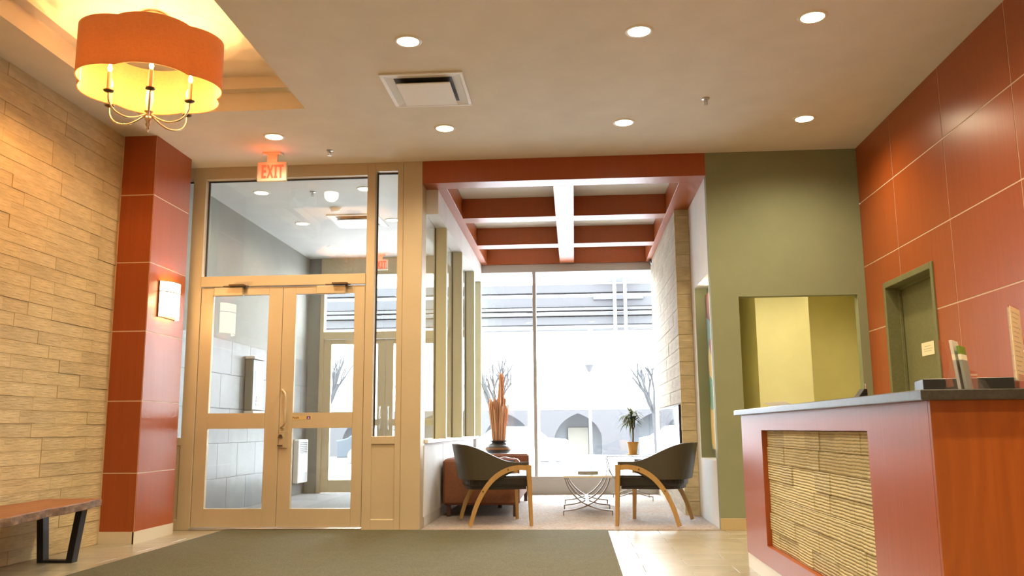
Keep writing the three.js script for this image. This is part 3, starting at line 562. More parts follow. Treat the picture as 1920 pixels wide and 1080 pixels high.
// ---------------------------------------------------------------- reception counter
const CX = 1.158, CZ0 = -6.2, CZ1 = -2.95, CT = 1.046;
{
  const o = thing('reception_counter', 'cherry laminate reception counter with a stone inset and dark stone top', 'counter');
  const pz0 = -5.57, pz1 = -3.585, py0 = 0.216, py1 = 0.912, bt = 0.098;
  const fr = (n, y0, y1, z0, z1) => part(o, n, B(CX, CX + 0.06, y0, y1, z0, z1), m.laminate);
  fr('face_frame', bt, 1.012, CZ0, pz0); fr('face_frame', bt, 1.012, pz1, CZ1 - 0.0205); fr('face_frame', py1, 1.012, pz0, pz1); fr('face_frame', bt, py0, pz0, pz1);
  part(o, 'core', B(CX + 0.06, CX + 0.75, 0, 1.012, CZ0, CZ1 - 0.02), m.laminate);
  part(o, 'end_panel', B(CX + 0.0005, CX + 0.76, 0, 1.012, CZ1 - 0.02, CZ1, 0.001), m.veneer, 'orange cherry veneer end with cathedral grain');
  part(o, 'far_panel', B(CX, CX + 0.76, bt, 1.012, CZ0 - 0.012, CZ0), m.laminate);
  part(o, 'toe_board', M(B(CX + 0.004, CX + 0.06, 0, bt, CZ0, CZ1 - 0.0205), B(CX + 0.004, CX + 0.75, 0, bt, CZ0 - 0.01, CZ0)), m.whiteTrim, 'white toe board');
  const st = part(o, 'stone_inset', B(CX + 0.050, CX + 0.062, py0, py1, pz0, pz1), ridgeMats[2], 'cream ribbed stone tiles');
  const lens = [0.26, 0.36, 0.46], rowsN = 7, h = (py1 - py0) / rowsN;
  for (let r = 0; r < rowsN; r++) { let z = pz0; let f = true; while (z < pz1 - 0.01) { let l = lens[Math.floor(rnd() * 3)]; if (f) { l = [0.2, 0.34, 0.42][r % 3]; f = false; } if (pz1 - z - l < 0.12) l = pz1 - z; const t = rr(0.024, 0.036); part(st, 'stone', B(CX + 0.060 - t, CX + 0.056, py0 + r * h + 0.001, py0 + (r + 1) * h - 0.001, z + 0.001, z + l - 0.001, 0.003), ridgeMats[rnd() < 0.12 ? 3 : Math.floor(rnd() * 3)]); z += l; } }
  part(o, 'worktop', B(CX - 0.042, CX + 0.80, 1.012, CT, CZ0 - 0.05, CZ1 + 0.045, 0.003), m.slab, 'dark honed stone top');
}
const printed = (w, h, draw) => { const c = document.createElement('canvas'); c.width = w; c.height = h; draw(c.getContext('2d'), w, h); const t = new THREE.CanvasTexture(c); t.colorSpace = THREE.SRGBColorSpace; t.anisotropy = 8; return t; };
{
  // acrylic brochure holder with leaflets
  const h = thing('brochure_holder', 'clear acrylic brochure holder on the counter beside the paper notice', 'brochure holder');
  const tri = (x) => uvm(ext([[0.075, 0], [-0.055, 0], [-0.028, 0.105], [-0.012, 0.105], [0.0, 0.06], [0.055, 0.04]], 0.003).rotateY(-Math.PI / 2).translate(x, 0, 0));
  part(h, 'base', B(-0.05, 0.05, 0, 0.003, -0.055, 0.075), m.acrylic);
  part(h, 'side', tri(-0.047), m.acrylic); part(h, 'side', tri(0.05), m.acrylic);
  part(h, 'back', B(-0.05, 0.05, 0.003, 0.19, -0.045, -0.042).rotateX(-0.12), m.acrylic); part(h, 'front_lip', B(-0.05, 0.05, 0.003, 0.07, 0.03, 0.033), m.acrylic);
  h.position.set(1.365, CT, -3.16); h.rotation.y = 0.95;
  const leaf = (name, label, c, x, hh, z, a) => { const g = solo(name, B(-0.043, 0.043, 0, hh, 0, 0.010, 0.001), std({ map: c, roughness: 0.5 }), label, 'brochure', 'brochures in the clear holder'); g.position.set(h.position.x + z * Math.sin(0.95), CT + 0.005, h.position.z + z * Math.cos(0.95)); g.rotation.set(-0.1, 0.95, 0, 'YXZ'); };
  const cover = (a, b) => { const t = printed(64, 128, (x, w, hh) => { x.fillStyle = a; x.fillRect(0, 0, w, hh); x.fillStyle = b; x.fillRect(0, 0, w, 40); x.fillStyle = '#e8e4d0'; x.fillRect(0, 40, w, 14); }); t.wrapS = t.wrapT = THREE.RepeatWrapping; t.repeat.set(11, 5.5); return t; };
  leaf('brochure', 'green and grey leaflet standing in the clear brochure holder', cover('#8d8f86', '#6c8a35'), 0, 0.155, 0.008, 0);
  leaf('brochure', 'pale grey taller leaflet standing behind the green leaflet in the holder', cover('#b9b4aa', '#cfcac0'), 0, 0.175, -0.012, 0);
  // paper notice in an acrylic stand
  const nt = printed(256, 512, (x, w, hh) => {
    x.fillStyle = '#f1e7bf'; x.fillRect(0, 0, w, hh); x.strokeStyle = '#8d8467'; x.lineWidth = 3; x.lineCap = 'round';
    let s = 5; const r = () => { s = (s * 16807) % 2147483647; return s / 2147483647; };
    for (let k = 0; k < 13; k++) { const y = 40 + k * 34; let px = 36; x.beginPath(); x.moveTo(px, y); while (px < 215 - (k % 3) * 30) { px += 7; x.lineTo(px, y + (r() - 0.5) * 11); } x.stroke(); }
  });
  const n = thing('notice_stand', 'handwritten cream paper notice in an acrylic stand on the counter', 'notice');
  const pgm = new THREE.BoxGeometry(0.17, 0.245, 0.0016).translate(0, 0.155, 0.004);
  part(n, 'notice_sheet', pgm, std({ map: nt, roughness: 0.75 }), 'cream paper with lines of handwriting');
  part(n, 'stand', M(B(-0.088, 0.088, 0.0, 0.285, -0.004, -0.001), B(-0.088, 0.088, 0, 0.003, -0.05, 0.05), B(-0.088, 0.088, 0.003, 0.05, 0.009, 0.012)), m.acrylic);
  n.position.set(1.50, CT, -3.05); n.rotation.y = 0.95;
  // low black tray
  const t = thing('desk_tray', 'low black desk organiser behind the brochure holder', 'desk tray');
  part(t, 'tray_base', B(-0.21, 0.21, 0, 0.006, -0.12, 0.12, 0.002), m.blackPlastic); part(t, 'tray_wall', M(B(-0.21, 0.21, 0.006, 0.072, 0.112, 0.12, 0.002), B(-0.21, 0.21, 0.006, 0.072, -0.12, -0.112, 0.002), B(-0.21, -0.202, 0.006, 0.072, -0.112, 0.112, 0.002), B(0.202, 0.21, 0.006, 0.072, -0.112, 0.112, 0.002)), m.blackPlastic);
  t.position.set(1.645, CT, -3.72); t.rotation.y = -0.22;
  // pen stand, loose papers
  const p = thing('pen_stand', 'small black pen stand with a chained pen on the counter edge', 'pen stand');
  part(p, 'base', uvm(ext([[-0.04, 0], [0.028, 0], [0.028, 0.062], [0.012, 0.062]], 0.05, 0.003, 2).translate(0, 0, -0.025)), m.blackPlastic); part(p, 'pen', M(cyl(0.0045, 0.0045, 0.085, 0.038, 0.045, 0), cyl(0.006, 0.006, 0.012, 0.038, 0.09, 0)), m.steel);
  p.position.set(1.275, CT, -4.0); p.rotation.y = 0.2; p.scale.setScalar(0.75);
  const pp = new THREE.PlaneGeometry(0.22, 0.28, 12, 4).rotateX(-Math.PI / 2); { const a = pp.attributes.position; for (let i = 0; i < a.count; i++) { const u = (a.getX(i) + 0.11) / 0.22; a.setY(i, 0.002 + 0.03 * Math.pow(Math.max(0, 1 - u * 1.6), 2)); } pp.computeVertexNormals(); }
  const sh = solo('paper_sheet', pp, m.paper, 'curled sheet of paper lying on the far end of the counter', 'paper'); sh.position.set(1.31, CT + 0.001, -5.42); sh.rotation.y = 0.25;
  // notice on the office door
  const dn = printed(160, 160, (x, w, hh) => { x.fillStyle = '#ece6c2'; x.fillRect(0, 0, w, hh); x.strokeStyle = '#a59f80'; x.lineWidth = 5; for (const [y, a, b] of [[50, 40, 120], [82, 25, 140], [108, 30, 128]]) { x.beginPath(); x.moveTo(a, y); x.lineTo(b, y); x.stroke(); } });
  const g = new THREE.BoxGeometry(0.002, 0.108, 0.25); const ds = solo('door_notice', g, std({ map: dn, roughness: 0.7 }), 'small cream paper notice taped to the olive office door', 'notice'); ds.position.set(XR + 0.1235, 1.555, -7.335);
  // push sticker
  const ps = printed(320, 56, (x, w, hh) => { x.fillStyle = '#cdb27c'; x.fillRect(0, 0, w, hh); x.fillStyle = '#2b2018'; x.font = 'bold 44px sans-serif'; x.fillText('Push', 6, 42); x.fillStyle = '#5a3a78'; x.fillRect(230, 4, 60, 48); x.fillStyle = '#d9c8e6'; x.beginPath(); x.moveTo(244, 42); x.lineTo(260, 14); x.lineTo(276, 42); x.fill(); });
  const pu = solo('push_sticker', new THREE.BoxGeometry(0.20, 0.034, 0.001), std({ map: ps, roughness: 0.5 }), 'Push sticker with a purple square on the door rail beside the pull handle', 'sign'); pu.position.set(-2.63, 1.058, D - 0.0072);
}

// ---------------------------------------------------------------- vestibule fittings
{
  const o = thing('intercom_panel', 'white wall intercom with a blue screen on the tiled vestibule wall', 'intercom');
  part(o, 'housing', B(-4.088, -3.99, 1.19, 1.83, -11.0, -10.62, 0.008), m.greyWall); part(o, 'face_plate', B(-3.99, -3.982, 1.2, 1.82, -10.995, -10.625, 0.003), std({ color: col(0.36, 0.37, 0.38), roughness: 0.4 }));
  part(o, 'screen', B(-3.982, -3.979, 1.44, 1.68, -10.93, -10.70), m.screen, 'pale blue display'); part(o, 'keypad', M(...[0, 1, 2].flatMap((i) => [0, 1, 2].map((j) => B(-3.982, -3.977, 1.25 + i * 0.045, 1.28 + i * 0.045, -10.90 + j * 0.055, -10.86 + j * 0.055, 0.002)))), m.ring);
  part(o, 'top_ledge', B(-4.088, -3.965, 1.83, 1.865, -11.01, -10.61, 0.004), m.whiteTrim); part(o, 'bottom_ledge', B(-4.088, -3.965, 1.14, 1.185, -11.0, -10.62, 0.004), m.whiteTrim);
  const h = thing('wall_heater', 'white louvred wall heater low on the vestibule wall near the street doors', 'heater');
  part(h, 'case', B(-4.088, -4.0, 0.18, 0.81, -13.05, -12.6, 0.012), m.whiteTrim);
  const dk = std({ color: col(0.18, 0.19, 0.21), roughness: 0.6 }); part(h, 'grille_back', B(-4.002, -3.999, 0.60, 0.77, -13.0, -12.65), dk);
  for (let i = 0; i < 6; i++) part(h, 'louvre', B(-4.0, -3.992, 0.61 + i * 0.027, 0.618 + i * 0.027, -13.0, -12.65), m.whiteTrim);
  part(h, 'lower_grille', B(-4.002, -3.998, 0.2, 0.33, -13.0, -12.65), std({ color: col(0.4, 0.4, 0.42), roughness: 0.5 }));
}

// ---------------------------------------------------------------- lounge armchairs
function armchair(label) {
  const o = thing('lounge_armchair', label, 'armchair');
  const xf = 0.33, xb = -0.30, Z = 0.335, n = 48, rowsV = 6, th = 0.02, sm = (a, b, x) => { const t = Math.max(0, Math.min(1, (x - a) / (b - a))); return t * t * (3 - 2 * t); };
  const P = (i, j, side) => {
    const t = i / n * Math.PI, c = Math.cos(t), s = Math.sin(t), zz = Z * Math.sign(c) * Math.pow(Math.abs(c), 0.5), bb = Math.pow(Math.abs(s), 0.8), x = xf - (xf - xb) * bb;
    const top = 0.605 + 0.175 * sm(0.2, 0.97, bb), bot = 0.552 - 0.115 * sm(0.05, 0.55, bb), v = j / rowsV, y = bot + (top - bot) * v, lean = -0.065 * bb * bb * (v - 0.2);
    const nx = -Math.pow(Math.abs(s), 0.7), nz = c, l = Math.hypot(nx, nz); return [x + lean + (side ? th * nx / l : 0), y, zz + (side ? th * nz / l : 0)];
  };
  const pos = [], quad = (a, b, c, d) => pos.push(a, b, c, a, c, d);
  for (let i = 0; i < n; i++) {
    for (let j = 0; j < rowsV; j++) { quad(P(i, j, 1), P(i, j + 1, 1), P(i + 1, j + 1, 1), P(i + 1, j, 1)); quad(P(i, j, 0), P(i + 1, j, 0), P(i + 1, j + 1, 0), P(i, j + 1, 0)); }
    quad(P(i, rowsV, 1), P(i, rowsV, 0), P(i + 1, rowsV, 0), P(i + 1, rowsV, 1)); quad(P(i, 0, 1), P(i + 1, 0, 1), P(i + 1, 0, 0), P(i, 0, 0));
  }
  for (const i of [0, n]) for (let j = 0; j < rowsV; j++) { const q = [P(i, j, 0), P(i, j + 1, 0), P(i, j + 1, 1), P(i, j, 1)]; quad(...(i ? q.reverse() : q)); }
  const g = new THREE.BufferGeometry(); g.setAttribute('position', new THREE.Float32BufferAttribute(pos.flat(), 3)); g.computeVertexNormals();
  part(o, 'shell_back', uvm(g), m.shell, 'dark curved wraparound back and arms');
  const seat = []; for (let i = 0; i <= 24; i++) { const t = i / 24 * Math.PI; seat.push([0.31 - 0.55 * Math.pow(Math.sin(t), 0.8), -0.30 * Math.sign(Math.cos(t)) * Math.pow(Math.abs(Math.cos(t)), 0.5)]); }
  part(o, 'seat_cushion', uvm(ext(seat, 0.055, 0.025, 4).rotateX(-Math.PI / 2).translate(0, 0.395, 0)), m.cushion, 'black padded seat');
  part(o, 'seat_frame', uvm(ext(seat, 0.03, 0.002, 1).rotateX(-Math.PI / 2).translate(0, 0.345, 0)), m.cushion);
  const arc = spline2([[0.325, 0.545], [0.22, 0.552], [0.10, 0.525], [-0.02, 0.45], [-0.12, 0.33], [-0.195, 0.18], [-0.248, 0.012]]);
  for (const s of [-1, 1]) {
    const z = s > 0 ? 0.338 : -0.368;
    const a = part(o, 'bent_leg', uvm(ribbon(arc, (t) => 0.05 - 0.014 * t, 0.03).translate(0, 0, z)), m.oak, 'bent oak rear leg');
    part(a, 'bolt', M(...[[0.12, 0.535], [-0.125, 0.335]].map(([x, y]) => cyl(0.007, 0.007, 0.006, 0, 0, 0, 10).rotateX(Math.PI / 2).translate(x, y, s * 0.37))), m.bronze);
    const fl = uvm(ext([[0.305, 0.575], [0.352, 0.575], [0.362, 0.0], [0.336, 0.0]], 0.034, 0.001, 1).translate(0, 0, s > 0 ? 0.336 : -0.37));
    part(o, 'front_leg', fl, m.oak, 'straight oak front leg');
  }
  return o;
}
{
  const a = armchair('dark curved shell armchair with oak legs beside the leather sofa'); a.position.set(-0.86, 0.009, -8.90); a.rotation.y = 0.26;
  const b = copyOf(a, 'dark curved shell armchair with oak legs beside the art niche'); b.position.set(0.83, 0.009, -8.86); b.rotation.y = Math.PI - 0.30;
}

// ---------------------------------------------------------------- leather sofa
{
  const o = thing('leather_sofa', 'brown leather sofa with square arms against the glazed screen', 'sofa');
  const x0 = -1.43, x1 = -0.60, z0 = -11.68, z1 = -9.52;
  part(o, 'base', B(x0 + 0.02, x1 - 0.03, 0.13, 0.27, z0 + 0.02, z1 - 0.02, 0.012), m.leather);
  part(o, 'backrest', B(x0, x0 + 0.19, 0.13, 0.62, z0 + 0.155, z1 - 0.155, 0.025), m.leather);
  part(o, 'arm', B(x0, x1, 0.13, 0.615, z1 - 0.15, z1, 0.025), m.leather); part(o, 'arm', B(x0, x1, 0.13, 0.615, z0, z0 + 0.15, 0.025), m.leather);
  const c = (z0 + z1) / 2; for (const [a, b] of [[z0 + 0.155, c - 0.004], [c + 0.004, z1 - 0.155]]) part(o, 'seat_cushion', B(x0 + 0.19, x1 + 0.01, 0.272, 0.43, a, b, 0.03), m.leather);
  for (const [x, z] of [[x0 + 0.06, z0 + 0.06], [x1 - 0.05, z0 + 0.06], [x0 + 0.06, z1 - 0.06], [x1 - 0.05, z1 - 0.06], [x1 - 0.3, c]]) part(o, 'leg', B(x - 0.022, x + 0.022, 0.008, 0.13, z - 0.022, z + 0.022, 0.003), m.darkWood);
  const mg = thing('magazine', 'open magazine with red pages lying on the sofa arm', 'magazine');
  const pg = (s) => { const p = new THREE.PlaneGeometry(0.2, 0.27, 10, 1).rotateX(-Math.PI / 2), a = p.attributes.position; for (let i = 0; i < a.count; i++) { const u = a.getX(i) / 0.2 + 0.5, q = s > 0 ? u : 1 - u; a.setY(i, 0.004 + 0.018 * Math.sin(Math.min(1, q * 1.3) * Math.PI) * (1 - q * 0.3)); } p.computeVertexNormals(); return p.translate(s * 0.1, 0, 0); };
  const red = printed(64, 64, (x) => { x.fillStyle = '#efe9e2'; x.fillRect(0, 0, 64, 64); x.fillStyle = '#b4482f'; x.fillRect(4, 4, 56, 24); x.fillStyle = '#9a8f86'; for (let k = 0; k < 5; k++) x.fillRect(6, 34 + k * 5, 50, 2); });
  part(mg, 'page', pg(-1), std({ map: red, roughness: 0.5, side: THREE.DoubleSide })); part(mg, 'page', pg(1), std({ map: red, roughness: 0.5, side: THREE.DoubleSide })); part(mg, 'cover', B(-0.2, 0.2, 0, 0.003, -0.137, 0.137), std({ color: col(0.4, 0.06, 0.03), roughness: 0.4 }));
  mg.position.set(-0.83, 0.616, -9.60); mg.rotation.y = 0.08; mg.scale.set(0.9, 1, 0.5);
}

// ---------------------------------------------------------------- coffee table and side tables
{
  const o = thing('coffee_table', 'low coffee table with a glossy pale top on crossed curved steel legs', 'coffee table');
  const x0 = -0.13, x1 = 0.39, z0 = -11.2, z1 = -9.6, top = 0.43;
  part(o, 'table_top', B(x0, x1, top - 0.022, top, z0, z1, 0.004), m.tableTop);
  const c = (x0 + x1) / 2;
  for (const z of [-9.68, -10.42, -11.14]) for (const s of [-1, 1]) {
    const arc = spline2([[c - s * 0.245, 0.408], [c - s * 0.20, 0.29], [c - s * 0.10, 0.175], [c, 0.115], [c + s * 0.13, 0.072], [c + s * 0.262, 0.055]]);
    const leg = part(o, 'curved_leg', uvm(ribbon(arc, 0.014, 0.035).translate(0, 0, z - 0.0175)), m.darkSteel);
    part(leg, 'foot', B(c + s * 0.262 - 0.006, c + s * 0.262 + 0.006, 0.008, 0.061, z - 0.0175, z + 0.0175), m.darkSteel);
  }
  part(o, 'stretcher', B(c - 0.02, c + 0.02, 0.12, 0.126, -11.12, -9.7, 0.002), m.steel);
  const t = thing('book', 'slim dark book lying on the coffee table', 'book');
  part(t, 'cover', M(B(0, 0.235, 0, 0.004, 0, 0.30), B(0, 0.235, 0.016, 0.02, 0, 0.30), B(0, 0.004, 0.004, 0.016, 0, 0.30)), std({ color: col(0.10, 0.09, 0.09), roughness: 0.5 })); part(t, 'pages', B(0.005, 0.228, 0.004, 0.016, 0.005, 0.295), m.paper);
  t.position.set(0.03, top, -10.45);

  const sideTable = (label, xa, xb, za, zb, h) => {
    const q = thing('side_table', label, 'side table'), cx = (xa + xb) / 2;
    part(q, 'table_top', B(xa, xb, h - 0.008, h, za, zb, 0.003), phy({ color: col(0.9, 0.97, 0.95), transmission: 1, thickness: 0, roughness: 0, ior: 1.5 }), 'clear glass top');
    part(q, 'top_frame', M(B(xa, xb, h - 0.02, h - 0.009, zb - 0.012, zb), B(xa, xb, h - 0.02, h - 0.009, za, za + 0.012), B(xa, xa + 0.012, h - 0.02, h - 0.009, za, zb), B(xb - 0.012, xb, h - 0.02, h - 0.009, za, zb), B(cx - 0.006, cx + 0.006, h - 0.02, h - 0.009, za, zb)), m.darkSteel);
    for (const z of [zb - 0.03, za + 0.03]) for (const s of [-1, 1]) {
      const w = (xb - xa) / 2, arc = spline2([[cx - s * w * 0.98, h - 0.02], [cx - s * w * 0.85, h * 0.62], [cx - s * w * 0.45, h * 0.34], [cx, h * 0.22], [cx + s * w * 0.45, 0.075], [cx + s * w * 0.7, 0.06]]);
      const leg = part(q, 'curved_leg', uvm(ribbon(arc, 0.012, 0.02).translate(0, 0, z - 0.01)), m.darkSteel);
      part(leg, 'foot', B(cx + s * w * 0.7 - 0.005, cx + s * w * 0.7 + 0.005, 0.008, 0.066, z - 0.01, z + 0.01), m.darkSteel);
    }
  };
  sideTable('glass topped side table with curved steel legs under the potted plant', 0.41, 1.09, -12.15, -11.5, 0.585);
  sideTable('glass topped side table with curved steel legs under the dark vase', -1.36, -0.80, -12.62, -11.92, 0.585);
}

// ---------------------------------------------------------------- potted plant
{
  const o = thing('potted_plant', 'leafy dracaena plant in a yellow orange pot on the glass side table', 'plant');
  part(o, 'plant_pot', lathe([[0, 0], [0.052, 0], [0.074, 0.15], [0.08, 0.152], [0.08, 0.166], [0.072, 0.166], [0.068, 0.14], [0, 0.14]], 28), m.pot);
  part(o, 'saucer', lathe([[0, 0], [0.07, 0], [0.078, 0.01], [0.07, 0.008], [0, 0.006]], 28), m.pot);
  part(o, 'soil', cyl(0.066, 0.066, 0.01, 0, 0.145, 0), m.soil);
  part(o, 'stem', M(tube([[0, 0.14, 0], [0.008, 0.25, 0], [0.002, 0.36, 0.01], [-0.01, 0.50, 0]], 0.011, 14, 8), tube([[0.004, 0.3, 0], [0.03, 0.38, 0.01], [0.035, 0.45, 0.0]], 0.008, 8, 7)), std({ color: col(0.16, 0.11, 0.06), roughness: 0.8 }));
  const leafGeo = (L, w, droop) => { const pos = [], n = 7; const pt = (i, s) => { const t = i / n, wd = w * Math.sin(Math.PI * Math.min(1, 0.12 + t * 0.88)) * s; return [L * t * (1 - 0.15 * t), L * (0.55 * t - droop * t * t) - Math.abs(s) * 0.004 * 0, wd]; }; for (let i = 0; i < n; i++) for (const s of [-1, 1]) { const a = pt(i, 0), b = pt(i + 1, 0), c = pt(i + 1, s), d = pt(i, s); if (s > 0) pos.push(a, c, b, a, d, c); else pos.push(a, b, c, a, c, d); } const g = new THREE.BufferGeometry(); g.setAttribute('position', new THREE.Float32BufferAttribute(pos.flat(), 3)); g.computeVertexNormals(); return uvm(g); };
  const lg = [leafGeo(0.19, 0.014, 0.75), leafGeo(0.16, 0.012, 0.45), leafGeo(0.21, 0.013, 1.05)], lm = [[0.055, 0.085, 0.022], [0.09, 0.11, 0.03], [0.14, 0.13, 0.045]].map((c) => phy({ color: col(...c), transmission: 0.25, thickness: 0, roughness: 0.8, side: THREE.DoubleSide }));
  for (let i = 0; i < 84; i++) {
    const low = i > 62, q = part(o, 'leaf', lg[Math.floor(rnd() * 3)], lm[Math.floor(rnd() * 3)]);
    if (low) q.position.set(0.03, rr(0.38, 0.46), 0); else q.position.set(-0.01, rr(0.34, 0.53), 0);
    q.rotation.set(0, rr(0, 6.28), rr(-0.2, 0.75), 'YXZ'); q.scale.setScalar(rr(0.95, 1.3));
  }
  o.position.set(0.77, 0.586, -11.82);
}

// ---------------------------------------------------------------- vase with dried reeds
{
  const v = thing('floor_vase', 'squat dark pottery vase with a flared neck by the lounge window', 'vase');
  part(v, 'vase_body', lathe([[0, 0], [0.10, 0], [0.155, 0.03], [0.185, 0.075], [0.175, 0.115], [0.13, 0.145], [0.098, 0.158], [0.095, 0.17], [0.135, 0.186], [0.137, 0.194], [0.125, 0.192], [0.085, 0.175], [0.08, 0.15], [0, 0.14]], 36), m.clay);
  part(v, 'painted_band', lathe([[0.1855, 0.068], [0.1868, 0.08], [0.1815, 0.098]], 36), std({ color: col(0.22, 0.10, 0.03), roughness: 0.5 }));
  v.position.set(-1.05, 0.586, -12.2);
  const d = thing('dried_reeds', 'tall bundle of orange dried reeds and twigs standing in the vase', 'dried reeds'); d.position.copy(v.position);
  const rm = [[0.70, 0.38, 0.20], [0.76, 0.43, 0.24], [0.62, 0.32, 0.16]].map((c) => phy({ color: col(...c), transmission: 0.3, thickness: 0, roughness: 0.9 }));
  for (let i = 0; i < 110; i++) {
    const a = rr(0, 6.28), r = Math.sqrt(rnd()) * 0.078, tall = i < 26, h = tall ? rr(0.85, 1.15) : rr(0.60, 0.78), tx = tall ? 0.04 + rr(-0.03, 0.03) : r * 1.8 * Math.cos(a), tz = tall ? rr(-0.04, 0.04) : r * 1.8 * Math.sin(a);
    part(d, 'reed', tube([[r * Math.cos(a), 0.145, r * Math.sin(a)], [r * 1.3 * Math.cos(a), 0.36, r * 1.3 * Math.sin(a)], [tx, h, tz]], rr(0.007, 0.012), 5, 5), rm[i % 3]);
  }
  const tw = std({ color: col(0.30, 0.22, 0.18), roughness: 0.9 });
  for (const [dx, dz, h] of [[-0.16, 0.02, 1.25], [-0.08, -0.05, 1.45], [-0.22, 0.05, 1.0], [-0.05, 0.06, 1.3], [0.07, 0.0, 1.5]]) {
    const p = []; for (let k = 0; k <= 8; k++) { const t = k / 8; p.push([dx * t + 0.03 * Math.sin(t * 14 + dx * 40) * t, 0.15 + h * t - 0.15 * t, dz * t + 0.03 * Math.cos(t * 12 + dz * 50) * t]); }
    part(d, 'twig', M(tube(p, 0.004, 30, 5), tube([p[5], [p[5][0] - 0.05, p[5][1] + 0.08, p[5][2]], [p[5][0] - 0.06, p[5][1] + 0.18, p[5][2] + 0.02]], 0.003, 8, 4), tube([p[4], [p[4][0] + 0.05, p[4][1] + 0.1, p[4][2]], [p[4][0] + 0.05, p[4][1] + 0.2, p[4][2] - 0.02]], 0.003, 8, 4)), tw);
  }
}

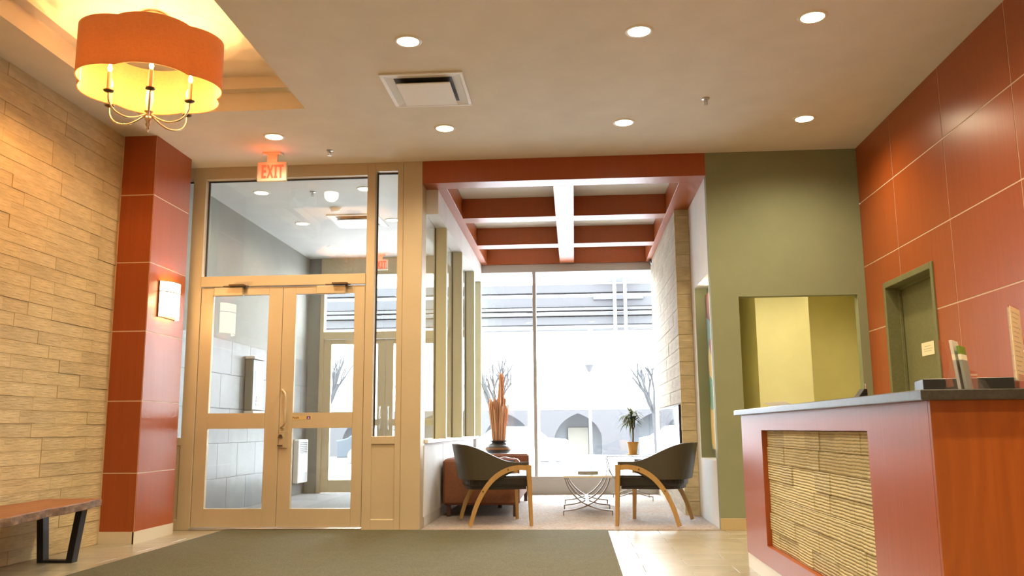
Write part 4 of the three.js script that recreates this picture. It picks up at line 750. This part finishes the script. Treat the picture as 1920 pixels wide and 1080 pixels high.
// ---------------------------------------------------------------- the street outside
{
  const em = (r, g, b, q = 0.9) => std({ color: col(r, g, b), roughness: q });
  const s = struct('street', 'pale snow dusted street and pavement outside the windows', 'street');
  part(s, 'pavement', B(-60, 60, -0.45, -0.15, -20, V - 0.14), em(0.38, 0.38, 0.385));
  part(s, 'roadway', B(-60, 60, -0.75, -0.45, -70, -20), em(0.36, 0.365, 0.38));
  const shellWall = struct('wall_exterior', 'outer face of the building around the street windows', 'wall');
  part(shellWall, 'masonry', M(B(-12, -4.3, -0.4, 6, V - 0.1, V + 0.1), B(RX + 0.2, 12, -0.4, 6, W - 0.1, W + 0.1), B(-4.3, RX + 0.2, K + 0.12, 6, V - 0.1, V + 0.1), B(LX, RX + 0.2, 3.37, K + 0.15, W - 0.12, W - 0.06), B(LX - 0.14, LX + 0.02, -0.1, K + 0.1, V - 0.1, W - 0.05)), em(0.5, 0.48, 0.46));
  const lav = em(0.043, 0.0435, 0.047), lav2 = em(0.05, 0.05, 0.053), wht = em(0.75, 0.75, 0.77), blue = em(0.038, 0.046, 0.055), pale = em(0.056, 0.056, 0.058);
  const k = thing('parkade', 'pale concrete parkade with stacked horizontal spandrels across the street', 'building');
  const Z = -30, band = (y0, y1, mat, x1, z = Z) => part(k, 'spandrel', B(-30, x1, y0, y1, z - 0.4, z), mat);
  band(5.62, 5.90, lav, 4.9); band(5.90, 6.3, wht, 4.9, Z - 0.2); band(5.12, 5.45, lav, 4.7); band(4.98, 5.08, pale, 4.65, Z + 0.1); band(4.80, 4.90, pale, 4.65, Z + 0.1); band(4.50, 4.76, lav2, 4.3); band(4.30, 4.36, pale, 4.3, Z + 0.1);
  part(k, 'stair_post', B(1.42, 1.52, 3.9, 6.3, Z + 0.2, Z + 0.3), wht); part(k, 'stair_post', B(1.78, 1.88, 3.9, 6.3, Z + 0.2, Z + 0.3), wht);
  part(k, 'roof_sign', B(0.7, 2.4, 5.95, 6.12, Z, Z + 0.08), em(0.06, 0.065, 0.085)); part(k, 'ledge_sign', B(0.75, 2.45, 5.35, 5.5, Z, Z + 0.08), em(0.07, 0.072, 0.085));
  part(k, 'back_wall', B(-30, 4.2, 2.6, 6.6, Z - 1.2, Z - 1.0), wht);
  for (let i = 0; i < 6; i++) part(k, 'column', B(-24 + i * 5.6, -23.6 + i * 5.6, -0.5, 6.3, Z - 0.9, Z - 0.5), wht);
  const a = thing('arcade_building', 'pale stone building with ground floor arches far across the street', 'building');
  const AZ = -47; part(a, 'upper_wall', B(-26, 16, 1.95, 9, AZ - 4, AZ - 0.1), wht);
  const sh = new THREE.Shape([[-26, -0.7], [16, -0.7], [16, 1.95], [-26, 1.95]].map((p) => new THREE.Vector2(...p)));
  for (const cx of [-15, -11.3, -7.6, -3.6, 0.2, 4.2, 8.2, 12]) { const h = new THREE.Path(); h.moveTo(cx - 1.25, -0.65); h.lineTo(cx - 1.25, 0.55); h.quadraticCurveTo(cx - 1.0, 1.4, cx, 1.75); h.quadraticCurveTo(cx + 1.0, 1.4, cx + 1.25, 0.55); h.lineTo(cx + 1.25, -0.65); sh.holes.push(h); }
  part(a, 'arcade', uvm(new THREE.ExtrudeGeometry(sh, { depth: 0.5, bevelEnabled: false }).translate(0, 0, AZ - 0.6)), em(0.047, 0.0465, 0.050));
  part(a, 'arcade_back', B(-26, 16, -0.7, 1.95, AZ - 2, AZ - 1.8), em(0.13, 0.14, 0.15));
  part(a, 'door', B(-0.35, 0.75, -0.7, 1.0, AZ - 1.7, AZ - 1.6), em(0.20, 0.19, 0.16)); part(a, 'cornice', B(-26, 16, 3.2, 3.35, AZ - 0.2, AZ + 0.05), em(0.17, 0.18, 0.19));
  const tree = (label, x, z, hgt, mat) => {
    const o = thing('bare_tree', label, 'tree'); const br = [];
    const grow = (p, dir, len, r, lv) => { const e = p.clone().addScaledVector(dir, len), mid = p.clone().lerp(e, 0.5).add(new THREE.Vector3(rr(-0.06, 0.06) * len, 0, rr(-0.06, 0.06) * len)); br.push(tube([p.toArray(), mid.toArray(), e.toArray()], r, 4, 5)); if (lv) for (let i = 0; i < 3; i++) grow(p.clone().lerp(e, rr(0.55, 1)), dir.clone().add(new THREE.Vector3(rr(-0.55, 0.55), rr(0.1, 0.4), rr(-0.55, 0.55))).normalize(), len * rr(0.6, 0.8), r * 0.62, lv - 1); };
    grow(new THREE.Vector3(0, -0.45 - 0, 0), new THREE.Vector3(0, 1, 0), hgt, 0.07, 0);
    for (let i = 0; i < 5; i++) grow(new THREE.Vector3(0, hgt - 0.5, 0), new THREE.Vector3(Math.sin(i * 1.3) * 0.45, 1, Math.cos(i * 1.3) * 0.4).normalize(), hgt * 0.38, 0.04, 2);
    const T = br.shift(); part(o, 'trunk', T, mat); part(o, 'branches', M(br), mat); o.position.set(x, 0, z);
  };
  const bark = em(0.030, 0.0315, 0.036);
  tree('bare winter tree on the pavement behind the dried reeds', -1.95, -21.5, 1.75, bark); tree('bare winter tree on the pavement behind the potted plant', 1.95, -21.5, 1.75, bark); tree('bare winter tree outside the street doors', -6.0, -21, 1.9, bark);
  const lp = thing('street_lamp', 'slim pale street lamp on the pavement between the two bare trees', 'street lamp');
  part(lp, 'post', M(cyl(0.035, 0.05, 2.95, 0.42, 1.0, -23), cyl(0.09, 0.1, 0.12, 0.42, -0.4, -23)), em(0.08, 0.08, 0.082)); part(lp, 'head', M(cyl(0.12, 0.05, 0.16, 0.42, 2.5, -23), cyl(0.02, 0.13, 0.08, 0.42, 2.62, -23)), em(0.06, 0.06, 0.064));
  const car = (label, x, z, c, ry) => {
    const o = thing('parked_car', label, 'car'); const prof = [[-2.1, 0.3], [2.1, 0.3], [2.15, 0.7], [1.9, 0.88], [1.1, 0.95], [0.55, 1.42], [-1.0, 1.45], [-1.7, 1.0], [-2.12, 0.92]];
    part(o, 'body', uvm(ext(prof, 1.6, 0.06, 2).translate(0, 0, -0.8)), c);
    part(o, 'side_windows', M(uvm(ext([[0.95, 0.97], [0.5, 1.36], [-0.95, 1.38], [-1.5, 1.0]], 0.02).translate(0, 0, 0.86)), uvm(ext([[0.95, 0.97], [0.5, 1.36], [-0.95, 1.38], [-1.5, 1.0]], 0.02).translate(0, 0, -0.88))), em(0.10, 0.11, 0.13, 0.3));
    for (const wx of [-1.35, 1.35]) for (const wz of [-0.79, 0.79]) part(o, 'wheel', cyl(0.32, 0.32, 0.22, 0, 0, 0, 20).rotateX(Math.PI / 2).translate(wx, 0.32, wz), em(0.14, 0.14, 0.145));
    o.position.set(x, -0.45, z); o.rotation.y = ry;
  };
  car('white car parked before the arches across from the window mullion', -2.3, -38, wht, 0); car('white car parked before the arches beside the potted plant', 5.0, -38, wht, 0); car('blue grey car parked across the street beyond the vase', -8.0, -38, blue, 0);
}

renderer.render(scene, camera);
